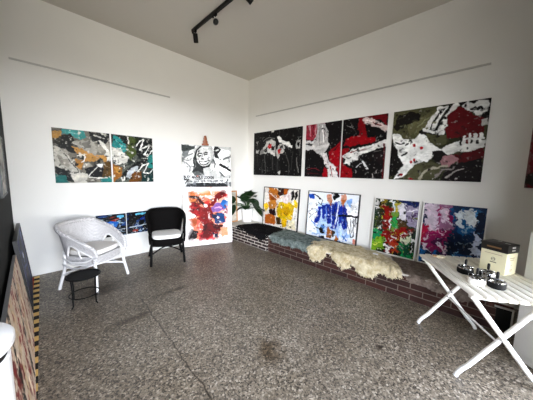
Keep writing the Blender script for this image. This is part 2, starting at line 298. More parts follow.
# brush work of the larger paintings: patches (g) and strokes (s) in canvas fractions, v downwards
ART = {
'olive': '''
g 58573d -0,-0 0.51,0.008 0.484,0.149 0.427,0.272 0.348,0.331 0.268,0.428 0.14,0.381 0.001,0.294
g 6d6b4c 0.188,0.208 0.358,0.129 0.474,0.05 0.449,0.209 0.361,0.315 0.231,0.354
g 1c1815 0.065,0.065 0.204,0.035 0.31,0.071 0.303,0.154 0.186,0.19 0.065,0.264 0.022,0.222
g 15120f -0.037,0.459 0.042,0.465 0.113,0.636 0.191,0.785 0.087,0.919 -0.003,0.961
g ecece9 0.021,0.333 0.087,0.332 0.143,0.417 0.298,0.43 0.35,0.348 0.426,0.407 0.461,0.494 0.579,0.601 0.517,0.655 0.443,0.75 0.3,0.785 0.232,0.895 0.156,0.954 0.075,0.985 0.132,0.861 0.191,0.785 0.116,0.673 0.09,0.561 0.032,0.464
g 171414 0.348,0.331 0.466,0.244 0.525,0.027 0.73,0.006 0.697,0.151 0.609,0.375 0.466,0.394
s e8e8e5 0.0492 0.414,0.304 0.46,0.151 0.528,0.034
s e8e8e5 0.0426 0.488,0.287 0.538,0.138 0.593,0.027
s e8e8e5 0.0721 0.568,0.348 0.622,0.177 0.686,0.033
s e8e8e5 0.0393 0.391,0.302 0.488,0.339 0.581,0.356
s e8e8e5 0.0328 0.519,0.045 0.593,0.027
g 660d17 0.622,0.328 0.636,0.141 0.716,0.057 0.783,0.082 0.865,0.194 0.957,0.208 0.979,0.283 0.953,0.431 0.796,0.446 0.651,0.427
g 171213 0.731,0.012 1,0 1.011,0.237 0.929,0.195 0.808,0.11
g e4e4e2 0.757,0.047 0.798,0.008 0.857,0.052 0.885,0.014 0.959,0.024 0.976,0.098 0.946,0.164 0.921,0.205 0.867,0.156 0.796,0.099
s 171213 0.023 0.848,0.117 0.871,0.087 0.885,0.118 0.91,0.088 0.925,0.114
g 55553c 0.422,0.366 0.532,0.383 0.618,0.398 0.613,0.504 0.546,0.533 0.474,0.478
g e6e6e3 0.579,0.604 0.613,0.553 0.732,0.509 0.832,0.458 0.993,0.496 0.987,0.562 0.948,0.59 0.813,0.614 0.651,0.64
s 1b1213 0.023 0.777,0.537 0.779,0.457
s e6e6e3 0.0296 0.803,0.518 0.806,0.429
s e6e6e3 0.0296 0.854,0.521 0.851,0.409
s 660d17 0.023 0.831,0.519 0.832,0.462
s e6e6e3 0.0296 0.901,0.509 0.9,0.414
s 1b1213 0.023 0.879,0.514 0.877,0.447
s e6e6e3 0.0296 0.948,0.513 0.95,0.407
s 1b1213 0.023 0.928,0.517 0.927,0.452
s e6e6e3 0.023 0.812,0.466 0.976,0.456
g 1a1516 0.5,0.614 0.592,0.605 0.654,0.669 0.568,0.767 0.508,0.702
g 58573f 0.241,0.895 0.315,0.785 0.429,0.75 0.588,0.784 0.574,0.919 0.466,1 0.243,1.021
g 5a0d15 0.723,0.661 0.975,0.591 0.992,0.693 0.943,0.758 0.807,0.789
g 1c1316 0.722,0.783 0.982,0.722 1,1 0.62,1.019 0.644,0.883
g a97f84 0.613,0.691 0.698,0.66 0.757,0.719 0.686,0.79 0.604,0.79
s b8b4a2 0.0328 0.392,0.983 0.433,0.889 0.521,0.839 0.665,0.784
s 8f8886 0.023 0.557,0.937 0.615,0.85 0.738,0.822
s b0aaa6 0.0164 0.671,0.949 0.732,0.88 0.835,0.839
s 8e9070 0.0164 0.313,0.258 0.384,0.16 0.471,0.101
s 1a1a18 0.0197 0.047,0.447 0.109,0.473 0.166,0.463
s 1a1a18 0.0296 0.15,0.645 0.204,0.61
s 1a1a18 0.0164 0.181,0.493 0.217,0.473
s b51426 0.0296 0.274,0.499 0.279,0.513
s b51426 0.0328 0.367,0.539 0.371,0.55
s b51426 0.0296 0.304,0.699 0.303,0.72
s b51426 0.0263 0.258,0.731 0.259,0.745
s 9c1422 0.0328 0.134,0.921 0.154,0.928
s 9c1422 0.0328 0.263,0.968 0.279,0.974
g d2d0cc 0.951,0.25 0.994,0.228 0.997,0.3 0.961,0.304
''',
'redwhite': '''
g 9c3444 0,0 0.56,0.001 0.559,0.126 0.479,0.242 0.225,0.282 0.008,0.268
s c88c96 0.0224 0.108,0.007 0.137,0.218
s 6a1420 0.0224 0.212,0.004 0.213,0.256
s d8a8ae 0.0192 0.289,-0.001 0.284,0.197
s 6a1420 0.0192 0.375,0.007 0.375,0.172
g c2bfbd 0.335,0.01 0.56,0.013 0.648,0.163 0.633,0.345 0.696,0.41 0.598,0.532 0.453,0.625 0.318,0.554 0.233,0.452 0.252,0.29 0.349,0.17
s 8d8a89 0.0192 0.417,0.054 0.418,0.396
s e6e4e2 0.0256 0.495,0.043 0.535,0.339
s 7a7676 0.016 0.566,0.097 0.562,0.309
g dedcda -0.003,0.287 0.238,0.321 0.239,0.357 -0.001,0.341
g d8d6d4 0,0.394 0.311,0.416 0.694,0.385 0.688,0.428 0.314,0.475 0.002,0.448
g 120f10 0.003,0.482 0.29,0.52 0.514,0.626 0.592,0.793 0.553,0.97 0.005,0.978
s 7a2530 0.0128 0.083,0.861 0.25,0.826 0.468,0.878
s 5a1c24 0.0096 0.085,0.933 0.472,0.936
g 980f1e 1.04,0.374 0.891,0.499 0.696,0.529 0.76,0.729 0.96,0.828 1,1 1.06,0.733
g 980f1e 0.568,0.97 0.594,0.827 0.699,0.877 0.683,1.006 0.56,1.008
g e2dedc 0.49,0.56 0.624,0.552 0.721,0.729 0.888,0.769 0.967,1.001 0.714,1.005 0.712,0.86 0.587,0.727
s 980f1e 0.016 0.766,0.794 0.831,0.986
s 8e0d1c 0.0321 1.038,0.357 0.878,0.462 0.765,0.5
s a08a8a 0.0128 0.628,0.603 0.714,0.761
''',
'redblack': '''
g 7c0d18 0.392,0.017 0.553,0.016 0.544,0.14 0.619,0.314 0.416,0.303 0.377,0.129
g 120e0f 0.545,0.154 0.819,0.186 0.976,0.264 1.003,0.41 0.801,0.379 0.619,0.308
g 970f1c 0.119,0.348 0.268,0.296 0.415,0.298 0.78,0.364 0.813,0.39 0.63,0.428 0.215,0.46 0.072,0.437
g 74101a 0.553,0.016 1,0 0.991,0.176 0.864,0.081 0.673,0.053
g d6c8c4 0.476,0.046 0.592,0.019 0.713,0.07 0.908,0.152 0.995,0.211 0.98,0.267 0.819,0.186 0.605,0.158 0.52,0.099
s 7a1520 0.0146 0.638,0.091 0.874,0.176
s f0e8e6 0.0205 0.557,0.063 0.677,0.1
g 8d0d1a -0.015,0.502 0.165,0.507 0.056,0.622 0.03,0.716 0.103,0.78 0.251,0.849 0.279,0.994 0,1
g e0dedb 0.02,0.628 0.22,0.533 0.432,0.509 0.712,0.46 0.999,0.409 1,0.487 0.796,0.52 0.643,0.574 0.44,0.605 0.414,0.695 0.233,0.718 0.215,0.78 0.078,0.748 0.119,0.686
s 8c1420 0.0146 0.222,0.564 0.393,0.538 0.598,0.52
s a8a4a2 0.0146 0.436,0.557 0.716,0.5
s dcdcdc 0.0351 0.533,0.72 0.587,0.768 0.65,0.829
s cfcfcf 0.0176 0.393,0.811 0.494,0.75
s b8b4b2 0.0146 0.773,0.93 0.802,0.983
s 5c0d16 0.0264 0.972,0.469 0.993,0.723 0.998,0.985
s 8c8886 0.0088 0.126,0.112 0.288,0.163
s 4a4644 0.0088 0.187,0.058 0.327,0.241
s 6a6664 0.0088 0.762,0.576 0.916,0.568
''',
'redfigure': '''
g d08a58 0.116,0.085 0.273,0.072 0.289,0.179 0.233,0.29 0.128,0.309 0.111,0.177
g e6a878 0.131,0.251 0.286,0.254 0.281,0.367 0.126,0.362
g e2a06c 0.288,0.072 0.52,0.072 0.54,0.132 0.315,0.142
g e4b090 0.649,0.086 0.792,0.072 0.694,0.17 0.612,0.183
s 4a1618 0.0471 0.13,0.161 0.283,0.179 0.371,0.256 0.446,0.334
g 9c1622 0.114,0.309 0.175,0.257 0.293,0.292 0.397,0.371 0.528,0.417 0.521,0.569 0.386,0.623 0.267,0.534 0.152,0.422
g b4242e 0.156,0.336 0.246,0.326 0.334,0.41 0.3,0.476 0.212,0.418
s 90141d 0.0942 0.817,0.1 0.681,0.183 0.578,0.293 0.523,0.38
s 6a1418 0.0388 0.838,0.089 0.769,0.122
g 96141f 0.36,0.37 0.557,0.348 0.591,0.461 0.533,0.598 0.647,0.689 0.746,0.725 0.669,0.805 0.474,0.762 0.347,0.781 0.385,0.645
g 5e1218 0.347,0.659 0.544,0.644 0.781,0.687 0.758,0.754 0.537,0.795 0.378,0.788
s 3a0d12 0.0249 0.412,0.73 0.573,0.713 0.705,0.736
g a07cb8 0.572,0.365 0.69,0.282 0.83,0.313 0.854,0.385 0.717,0.423 0.585,0.438
g 3c7cb8 0.809,0.227 0.914,0.258 0.896,0.358 0.827,0.385 0.776,0.298
s e0b8d8 0.0249 0.627,0.378 0.72,0.353 0.786,0.383
g 2a5886 0.682,0.465 0.836,0.5 0.818,0.614 0.675,0.651 0.605,0.588
g 2a3456 0.552,0.459 0.676,0.459 0.628,0.575 0.564,0.558
g 8a1c30 0.847,0.385 0.912,0.41 0.892,0.479 0.838,0.448
g 2a1216 0.108,0.708 0.181,0.741 0.261,0.774 0.227,0.853 0.111,0.903 0.098,0.788
g d84850 0.254,0.801 0.41,0.785 0.608,0.829 0.585,0.918 0.311,0.905
g b8262e 0.378,0.797 0.505,0.793 0.534,0.88 0.405,0.897
g eab090 0.756,0.725 0.897,0.72 0.892,0.852 0.767,0.876
g c07048 0.117,0.535 0.272,0.556 0.248,0.664 0.112,0.633
g d87060 0.265,0.569 0.354,0.629 0.333,0.752 0.258,0.719
g f4ece8 0.093,0.43 0.214,0.494 0.123,0.538 0.083,0.52
g f4ece8 0.531,0.187 0.612,0.183 0.6,0.232 0.545,0.232
g f6eeea 0.416,0.289 0.47,0.296 0.455,0.334 0.418,0.328
g 3c3c58 0.586,0.813 0.685,0.821 0.665,0.905 0.599,0.885
s f4ece8 0.0166 0.345,0.153 0.405,0.207
''',
'portrait': '''
g 59605d 0.005,0.01 0.095,0.04 0.268,0.011 0.223,0.091 0.078,0.156 0.016,0.137
g 8e9292 0.022,0.165 0.124,0.142 0.101,0.259 0.026,0.303
g f4f4f2 0.601,0.002 0.649,0.188 0.643,0.457 0.859,0.672 0.999,0.665 0.997,0.103
g 4a4c4c 0.238,0.259 0.289,0.096 0.383,0.015 0.318,0.158 0.292,0.27 0.317,0.395 0.36,0.463 0.421,0.549 0.411,0.644 0.294,0.616 0.197,0.608 0.237,0.474 0.218,0.351
s 8a8c8c 0.0184 0.212,0.565 0.264,0.472 0.256,0.347
s c4c5c4 0.0331 0.394,0.013 0.496,0.004 0.565,0.062 0.597,0.157
g e9e9e7 0.312,0.129 0.412,0.032 0.529,0.04 0.588,0.158 0.575,0.312 0.531,0.41 0.459,0.48 0.374,0.465 0.305,0.36 0.286,0.235
g cfd0ce 0.529,0.04 0.596,0.126 0.599,0.294 0.552,0.405 0.574,0.236 0.566,0.142
s 2a2b2b 0.0221 0.314,0.224 0.341,0.188 0.392,0.195
s 2a2b2b 0.0221 0.431,0.179 0.466,0.152 0.51,0.168
s 3c3d3d 0.0258 0.331,0.244 0.375,0.235
s 3c3d3d 0.0258 0.446,0.207 0.493,0.197
s 5a5b5b 0.0147 0.409,0.212 0.393,0.288 0.428,0.306
s 2c2d2d 0.0258 0.382,0.311 0.422,0.314
s 9a9b9b 0.0184 0.321,0.303 0.344,0.359
s 9a9b9b 0.0184 0.532,0.264 0.521,0.34
s 2a2b2b 0.0221 0.338,0.36 0.359,0.43 0.43,0.446 0.499,0.417 0.545,0.33
s f6f6f4 0.0331 0.367,0.393 0.43,0.409 0.51,0.368
s 2a2b2b 0.0147 0.361,0.372 0.429,0.376 0.521,0.344
g 2e2f2f 0.36,0.467 0.46,0.487 0.541,0.436 0.524,0.504 0.432,0.548 0.375,0.523
g d8d8d6 0.42,0.542 0.547,0.495 0.579,0.631 0.434,0.658
g 454747 0.656,0.001 0.725,-0.041 0.765,0.087 0.702,0.205 0.64,0.151
s dadad8 0.0295 0.682,0.106 0.726,0.077
g 3f4141 0.64,0.151 0.702,0.205 0.747,0.293 0.666,0.263
s 383a3a 0.0663 0.768,0.43 0.875,0.5 0.999,0.578
g 7c7f7f 0.2,0.62 0.3,0.6 0.4,0.66 0.36,0.72 0.24,0.7
s 9a9c9c 0.03 0.1,0.25 0.2,0.2
s 6c6e6e 0.03 0.62,0.3 0.66,0.42 0.63,0.5
s 8a8c8c 0.03 0.75,0.6 0.85,0.72
s 8c8e8e 0.0442 0.841,0.302 0.997,0.216
s a4a6a6 0.0221 0.079,0.401 0.158,0.499 0.135,0.605
s 9fa1a1 0.0184 0.039,0.336 0.129,0.361
''',
'yellow': '''
g c07c34 0.138,0.003 0.333,-0.001 0.427,0.072 0.549,0.125 0.464,0.262 0.366,0.305 0.19,0.325 0.14,0.197
g a0581f 0.196,0.208 0.389,0.205 0.399,0.295 0.225,0.314
g 3a1a16 0.42,0.009 0.608,0.001 0.588,0.122 0.498,0.2 0.417,0.138
g b0641f 0.601,0.001 0.704,0.005 0.684,0.113 0.599,0.158
g c4883e 0.143,0.397 0.331,0.309 0.396,0.399 0.357,0.551 0.197,0.558
g 2c1618 0.182,0.593 0.355,0.529 0.4,0.692 0.217,0.742
g b86a26 0.069,0.747 0.194,0.706 0.378,0.745 0.386,0.951 0.08,0.957
g e8c830 -0.009,0.484 0.088,0.404 0.157,0.496 0.077,0.65
g e6e0da 0.012,0.04 0.14,0.13 0.14,0.331 0.036,0.444
g d8bc2c 0.413,0.494 0.507,0.353 0.765,0.346 0.894,0.397 0.935,0.726 0.684,0.778 0.482,0.75 0.414,0.624
g cfa818 0.524,0.511 0.714,0.452 0.819,0.561 0.674,0.679 0.537,0.637
g e2d6d4 0.6,0.171 0.789,0.097 0.762,0.26 0.704,0.36 0.599,0.342
g 14110f 0.794,0.09 0.855,0.03 0.889,0.184 0.835,0.276
g 14110f 0.905,0.08 0.968,0.027 0.966,0.176 0.922,0.241
g e4cc3a 0.895,0.269 0.993,0.293 0.977,0.446 0.909,0.425
g eae6e0 0.912,0.455 0.992,0.474 1.003,0.972 0.825,0.97
g 4a3410 0.414,0.755 0.521,0.737 0.585,0.892 0.442,0.92
g dcb820 0.571,0.792 0.721,0.765 0.72,0.929 0.619,0.963
g e4dcc2 0.722,0.828 0.932,0.757 0.955,0.973 0.768,0.963
s e2cfc0 0.0288 0.149,0.142 0.303,0.214 0.451,0.302 0.564,0.2
s d6ccbe 0.0192 0.42,0.428 0.407,0.691 0.397,0.929
s 6a5c14 0.0192 0.617,0.609 0.718,0.646
s 26221a 0.0256 0.814,0.919 0.853,0.933
s efe6c8 0.0224 0.775,0.289 0.86,0.364
''',
'bluefig': '''
g c6d8ee 0.218,0.262 0.866,0.136 0.908,0.866 0.138,0.965
g f2f4f6 0.003,0.219 0.227,0.189 0.229,0.905 0.017,0.921
g f4f5f6 0.796,0.21 1.002,0.148 1.001,0.745 0.849,0.784
g 2341a4 0.313,0.283 0.472,0.242 0.503,0.391 0.509,0.65 0.452,0.662 0.42,0.474 0.373,0.448 0.386,0.585 0.335,0.56
g 2744a8 0.254,0.345 0.307,0.319 0.286,0.499 0.255,0.669 0.19,0.683 0.209,0.513
g 2040a2 0.499,0.228 0.633,0.169 0.647,0.432 0.62,0.747 0.53,0.748 0.54,0.52
g 2341a4 0.653,0.265 0.745,0.218 0.795,0.308 0.815,0.694 0.765,0.726 0.713,0.592 0.679,0.666 0.657,0.43
s 16267c 0.0238 0.433,0.299 0.476,0.602
s 16267c 0.0272 0.571,0.244 0.589,0.646
s 16267c 0.0272 0.738,0.284 0.778,0.637
s 8fb2e6 0.0204 0.388,0.289 0.42,0.509
s e4ecf4 0.0272 0.629,0.186 0.628,0.469 0.6,0.643
s cfe0f2 0.0238 0.697,0.622 0.734,0.913
s 9cc0ea 0.0306 0.647,0.768 0.676,0.929
g d6a48c 0.403,0.063 0.482,0.037 0.509,0.152 0.472,0.245 0.418,0.164
g b8743c 0.453,0.166 0.499,0.167 0.491,0.263
g d9aa94 0.675,0.031 0.752,0.006 0.767,0.118 0.721,0.248 0.68,0.146
g c0783c 0.701,0.143 0.752,0.126 0.731,0.233
g 16181e 0.52,0.049 0.618,-0.002 0.64,0.068 0.547,0.133
g 20242c 0.491,-0.015 0.616,-0.021 0.619,0.012 0.51,0.03
g 2a62bc 0.002,0.055 0.104,0.062 0.135,0.151 0.03,0.15
s 1c2026 0.0272 0.087,0.056 0.186,0.088 0.262,0.164
s 2c3036 0.0204 0.246,0.13 0.318,0.177 0.285,0.28 0.224,0.225
s 2c3036 0.0136 -0.007,0.479 0.087,0.408 0.181,0.375
s 2c3036 0.0136 0.04,0.618 0.127,0.492 0.206,0.442
s 8a5a4a 0.0204 0.029,0.502 0.072,0.531
g 101216 0.3,0.823 0.367,0.709 0.401,0.884 0.322,0.889
s 101216 0.0238 0.22,0.806 0.315,0.813
s 70a0d8 0.0272 0.111,0.677 0.247,0.757
g a86e38 0.472,0.748 0.571,0.82 0.544,0.971 0.461,0.959
g 3c3a38 0.544,0.779 0.598,0.813 0.569,0.93
g b8783c 0.632,0.907 0.677,0.945 0.672,1.004 0.61,1.001
g 14161a 0.299,0.978 0.391,0.971 0.382,1.009 0.303,1.016
s 12141a 0.0442 0.671,0.461 0.843,0.441 1.011,0.428
s 12141a 0.017 0.796,0.486 0.839,0.623 0.908,0.866 0.946,0.842 0.938,0.489
s 12141a 0.0136 0.873,0.487 0.914,0.767
s 12141a 0.017 0.969,0.452 0.966,0.626
g 9cc0e8 0.79,0.14 0.877,0.097 0.855,0.24
s 4a86cc 0.0272 0.765,0.871 0.837,0.934
g d69a88 0.961,0.899 0.991,0.9 0.993,0.977 0.968,0.971
''',
'redgreen': '''
g e0dcda 0.018,0.016 0.112,0.06 0.114,0.283 0.037,0.25
g 161214 0.102,0.044 0.159,0.057 0.171,0.221 0.122,0.209
g 8a7a24 0.14,-0.008 0.287,0.016 0.262,0.132 0.177,0.138
g 2a2c18 0.109,0.244 0.223,0.2 0.254,0.461 0.1,0.513
g 7c1510 0.196,0.137 0.378,0.155 0.43,0.279 0.412,0.442 0.342,0.555 0.25,0.501 0.277,0.327
g 921c14 0.265,0.229 0.362,0.237 0.378,0.381 0.307,0.422
g d8dcde 0.396,0.05 0.495,0.082 0.492,0.241 0.456,0.405 0.394,0.548 0.364,0.487 0.426,0.311
g 6c8a34 0.458,0.078 0.588,0.075 0.571,0.36 0.634,0.479 0.489,0.529 0.481,0.306
g 2f9c50 0.481,0.306 0.567,0.36 0.6,0.489 0.48,0.521
g b8a838 0.504,0.033 0.577,0.044 0.576,0.186 0.513,0.175
g d2cfd4 0.598,0.074 0.719,0.065 0.777,0.214 0.737,0.341 0.623,0.323 0.595,0.2
g 3a2a5a 0.719,0.065 0.808,0.104 0.817,0.271 0.78,0.306
g 9c93a8 0.785,0.115 0.996,0.045 0.999,0.432 0.832,0.459 0.764,0.338
s e6e2ea 0.0288 0.833,0.178 0.927,0.14
s 5a3c6a 0.0256 0.866,0.327 0.953,0.227
s 2a1c3a 0.0224 0.885,0.204 0.951,0.348
g 1d2c60 0.572,-0.002 0.994,0 0.957,0.065 0.719,0.065
g 4a3a1e 0.592,0.358 0.757,0.339 0.773,0.479 0.62,0.48
g 86160f 0.177,0.688 0.308,0.599 0.562,0.532 0.937,0.452 0.961,0.545 0.755,0.618 0.628,0.733 0.618,0.958 0.39,0.968 0.337,0.714
g 6c1214 0.347,0.597 0.528,0.556 0.523,0.669 0.358,0.694
g a83c22 0.458,0.744 0.63,0.748 0.617,0.948 0.493,0.884
g 1f8858 0.005,0.611 0.193,0.615 0.234,0.763 0.044,0.8
g 7ca82c 0.01,0.798 0.27,0.737 0.292,0.927 0.016,0.99
g 1f8a50 0.666,0.695 0.924,0.624 0.934,0.995 0.682,1.015
g 0f4a34 0.77,0.803 0.899,0.75 0.897,0.966 0.77,0.96
g 150f0e 0.303,0.951 0.688,0.944 0.663,1.032 0.311,1.023
g e6e4e0 0.348,0.844 0.471,0.823 0.502,0.899 0.407,0.952
g dce0c4 0.72,0.671 0.92,0.594 0.898,0.689 0.761,0.73
s dcdad6 0.0192 0.945,0.636 0.961,0.892
s e0dcd6 0.0192 0.462,0.679 0.549,0.672
s d0ceca 0.0256 0.108,0.58 0.205,0.55
s 181412 0.0256 0.929,0.73 0.931,0.974
s c8d060 0.0224 0.063,0.893 0.216,0.816
''',
'pinkblue': '''
g c6b9c4 0.015,0.022 0.261,0.013 0.287,0.331 0.185,0.422 0.031,0.39
g 9a6c8a 0.257,0.013 0.46,0.019 0.492,0.376 0.286,0.362
g d0c2ce 0.29,0.086 0.437,0.068 0.458,0.312 0.341,0.294
g 8c2458 0.238,0.061 0.297,0.039 0.302,0.176 0.268,0.302
g 7a1c50 0.42,0.039 0.486,0.062 0.513,0.461 0.468,0.466
g a01a3c -0.016,0.486 0.084,0.354 0.136,0.501 0.101,0.689 0.003,0.643
g 8a1c54 0.111,0.412 0.485,0.402 0.467,0.653 0.375,0.755 0.18,0.774 0.096,0.689
g 4a1040 0.23,0.583 0.376,0.568 0.392,0.691 0.273,0.734
s c03a74 0.0249 0.118,0.472 0.211,0.431 0.389,0.474
s d8b4c8 0.0187 0.28,0.393 0.369,0.507
g d8ccd6 0.069,0.704 0.116,0.656 0.136,0.778 0.082,0.771
g 1f6ca8 0.003,0.76 0.107,0.78 0.114,0.996 -0,0.997
g 15243c 0.121,0.81 0.384,0.785 0.411,0.996 0.129,1.001
g 1f5c96 0.204,0.771 0.3,0.747 0.313,0.854 0.229,0.877
g 4a1c58 0.379,0.786 0.446,0.78 0.474,1.003 0.411,1.002
g 1f5f92 0.481,0.063 0.895,0.044 0.874,0.266 0.84,0.395 0.55,0.401
g 123a66 0.486,0.062 0.562,0.068 0.604,0.389 0.534,0.397
g ccd4d8 0.567,0.145 0.64,0.087 0.657,0.29 0.605,0.302
g d2d8da 0.717,0.096 0.816,0.069 0.865,0.204 0.806,0.279 0.729,0.219
s 8fb4cc 0.0249 0.704,0.378 0.746,0.311 0.847,0.3
g 4a90c4 0.839,0.051 0.922,0.053 0.881,0.171
g 0f1e36 0.881,0.171 0.993,0.007 1.01,0.727 0.897,0.706
g b4bccc 0.829,0.585 0.868,0.55 0.889,0.415 0.925,0.433 0.931,0.607 0.989,0.729 0.943,0.771 0.885,0.675
g 0f1e38 0.47,0.559 0.834,0.585 0.855,0.741 0.678,0.758 0.549,0.739
s 90a8bc 0.0187 0.626,0.559 0.731,0.579 0.828,0.579
s d8c8d4 0.028 0.323,0.636 0.382,0.708 0.441,0.78
s 7aaaca 0.028 0.453,0.973 0.561,0.832 0.674,0.727
g 164a7a 0.465,0.909 0.679,0.764 0.946,0.797 0.947,0.998 0.478,1.009
s 3a80b8 0.0249 0.741,0.847 0.894,0.833
''',
'blackL': '''
g c9c7c2 0.406,0.495 0.469,0.364 0.629,0.252 0.817,0.211 0.991,0.261 1.001,0.52 0.828,0.522 0.699,0.452 0.572,0.511
g 0e0d0d 0.517,0.428 0.632,0.354 0.648,0.447 0.557,0.476
g 0e0d0d 0.823,0.36 0.946,0.349 0.949,0.425 0.856,0.437
g 0e0d0d 0.663,0.309 0.744,0.275 0.758,0.312
g 8d8b88 0.302,0.422 0.423,0.394 0.439,0.489 0.318,0.499
g dedcd8 0.636,0.478 0.762,0.42 0.888,0.469 0.984,0.546 0.796,0.512
g c8101f 0.688,0.316 0.808,0.308 0.823,0.369 0.735,0.391 0.677,0.365
g bdbbb7 0.108,0.395 0.233,0.408 0.207,0.478 0.123,0.463
g 8d8b88 0.131,0.206 0.201,0.202 0.188,0.259
s 8d8b88 0.0125 0.458,0.214 0.677,0.15 0.94,0.187
s 6a6866 0.0094 0.499,0.272 0.627,0.2 0.879,0.202
s 5a5856 0.0251 0.521,0.56 0.552,0.743 0.598,0.938
s 4a4846 0.0219 0.879,0.56 0.902,0.866
s 3a3836 0.0188 0.167,0.515 0.215,0.775
s 2e2d2c 0.0313 0.314,0.871 0.777,0.898
g d8d6d0 0.848,0.014 0.934,0.008 0.923,0.043
''',
'blackR': '''
g 0e0d0d -0.174,0.357 -0.061,0.346 -0.058,0.422 -0.143,0.434
s 4a4846 0.02 -0.122,0.557 -0.101,0.865
g d8d6d0 -0.15,0.013 -0.071,0.007 -0.081,0.041
g e4e2de 0.087,0.158 0.233,0.207 0.303,0.256 0.499,0.294 0.656,0.36 0.653,0.408 0.472,0.356 0.316,0.309 0.133,0.231
g c4c2bd 0.095,0.382 0.236,0.285 0.407,0.379 0.354,0.467 0.198,0.521 0.115,0.615 0.044,0.47
g 0e0d0d 0.202,0.357 0.291,0.346 0.269,0.432 0.189,0.444
s 0e0d0d 0.0143 0.135,0.295 0.267,0.388 0.373,0.435
g f0eeea 0.087,0.161 0.179,0.166 0.261,0.243 0.155,0.252
g c20e1e 0.13,0.443 0.226,0.425 0.219,0.51 0.144,0.52
g b4b2ae 0.834,0.299 0.957,0.272 0.939,0.429 0.809,0.441
g 0e0d0d 0.86,0.341 0.915,0.33 0.899,0.384
s 8f8d8a 0.0172 0.908,0.207 0.857,0.3
s 807e7b 0.02 0.819,0.631 0.865,0.771 0.939,0.917
s 4a4846 0.0229 0.428,0.509 0.539,0.713 0.574,0.917
s 3c3a39 0.02 0.677,0.487 0.646,0.858
g cfcdc8 0.104,0.942 0.212,0.904 0.172,0.978
s 6a6866 0.0114 0.395,0.335 0.525,0.412
''',
'tealA': '''
g 5aa39f 0.158,0.005 0.51,0.024 0.545,0.122 0.438,0.157 0.279,0.103 0.161,0.087
s 8cc8c4 0.0282 0.258,0.052 0.447,0.084
g 30322e 0.144,0.114 0.279,0.098 0.355,0.204 0.314,0.315 0.412,0.447 0.267,0.432 0.089,0.301 0.076,0.198
g b8945a 0.004,0.08 0.13,0.064 0.114,0.148 0.003,0.208
g 4a463c 0.014,0.202 0.111,0.169 0.124,0.273 0.045,0.278
g cbc8bf 0.01,0.306 0.185,0.43 0.374,0.731 0.425,0.853 0.249,0.824 0.042,0.713 0.012,0.491
g a5a198 0.07,0.489 0.196,0.566 0.21,0.677 0.076,0.652
g b9b6ad 0.345,0.237 0.668,0.181 0.78,0.345 0.676,0.465 0.528,0.392
g 8b8882 0.459,0.224 0.607,0.2 0.627,0.296 0.505,0.331
g c9a063 0.307,0.329 0.476,0.333 0.583,0.426 0.764,0.505 0.664,0.587 0.51,0.562 0.4,0.448
g b98e50 0.359,0.561 0.495,0.586 0.438,0.736 0.363,0.674
g 3f4040 0.626,0.014 0.993,0.009 0.973,0.131 0.819,0.262 0.668,0.181
s c8c6c0 0.0254 0.71,0.067 0.889,0.109
g e4e2dc 0.809,0.166 0.938,0.272 0.908,0.315 0.823,0.222
g e0ded8 0.935,0.307 1,0.452 1.016,0.572 0.875,0.546
g d2a868 0.745,0.448 0.921,0.455 0.884,0.581
g 2c2c2a 0.381,0.462 0.478,0.444 0.53,0.513 0.45,0.573 0.398,0.518
g 222226 0.542,0.759 0.713,0.654 0.871,0.726 0.821,0.916 0.565,0.895
g 6e5628 0.876,0.606 1.029,0.572 1.011,0.912 0.847,0.916
g 23292a 0.017,0.702 0.2,0.761 0.334,0.876 0.292,0.992 0.02,0.846
g 2f807c 0.004,0.846 0.157,0.889 0.205,1.002 0,1
g cfccc4 0.244,0.818 0.545,0.847 0.499,0.996 0.316,0.986
g 3a8a86 0.814,0.925 1.013,0.88 1.003,1 0.808,0.996
s 181818 0.0141 0.17,0.444 0.248,0.592 0.359,0.731 0.389,0.803 0.307,0.812
s f2f0ea 0.0198 0.378,0.491 0.462,0.459 0.51,0.5 0.483,0.586 0.447,0.601
s f0eee8 0.0169 0.567,0.877 0.637,0.788 0.741,0.683 0.802,0.643
s f0eee8 0.0169 0.565,0.892 0.719,0.915 0.914,0.905
g f6f4f0 0.729,0.644 0.816,0.631 0.789,0.679
''',
'tealB': '''
g 3f9c9a 0.05,0.031 0.307,0.084 0.318,0.331 0.157,0.36 0.019,0.217
s 78c0bc 0.0301 0.094,0.106 0.23,0.241
g 2c2e2a 0.16,0.002 0.362,0.034 0.367,0.204 0.26,0.131
g 5c693a 0.398,0.02 0.581,0.066 0.48,0.227 0.579,0.372 0.406,0.517 0.319,0.383 0.388,0.159
g 3a452c 0.574,0.037 0.709,0.058 0.63,0.219 0.541,0.187
g dcdad4 -0.009,0.254 0.243,0.349 0.375,0.454 0.322,0.575 0.052,0.619 0.001,0.432
s a8a6a0 0.0301 0.047,0.43 0.277,0.476
g 262a2a 0.616,0.079 0.995,0.004 0.999,0.551 0.773,0.526 0.553,0.343
g a8783a 0.001,0.631 0.205,0.682 0.168,0.877 -0.003,0.989
g c9a05a 0.066,0.703 0.163,0.72 0.13,0.814
g 1c1e20 0.157,0.915 0.3,0.756 0.584,0.561 0.783,0.518 0.728,0.643 0.477,0.801 0.287,0.935
g c6cacd 0.291,0.877 0.391,0.736 0.587,0.653 0.558,0.754 0.379,0.897
g 7b5526 0.429,0.831 0.674,0.753 0.683,0.996 0.363,1.001
g 3f908c 0.865,0.437 1.015,0.354 1.012,0.678 0.853,0.641
g 1d4746 0.7,0.792 1.011,0.71 1,1 0.688,0.996
g eceae4 0.157,0.907 0.237,0.889 0.204,0.983
s e8e8e4 0.0226 0.575,0.215 0.67,0.09 0.784,0.045 0.658,0.285 0.793,0.203 0.918,0.173 0.772,0.387 0.887,0.382 0.99,0.277
s e8e8e4 0.0226 0.59,0.761 0.711,0.62 0.876,0.577 0.729,0.784 0.892,0.798 0.986,0.71
s eae8e2 0.0226 0.363,0.023 0.378,0.174
''',
}

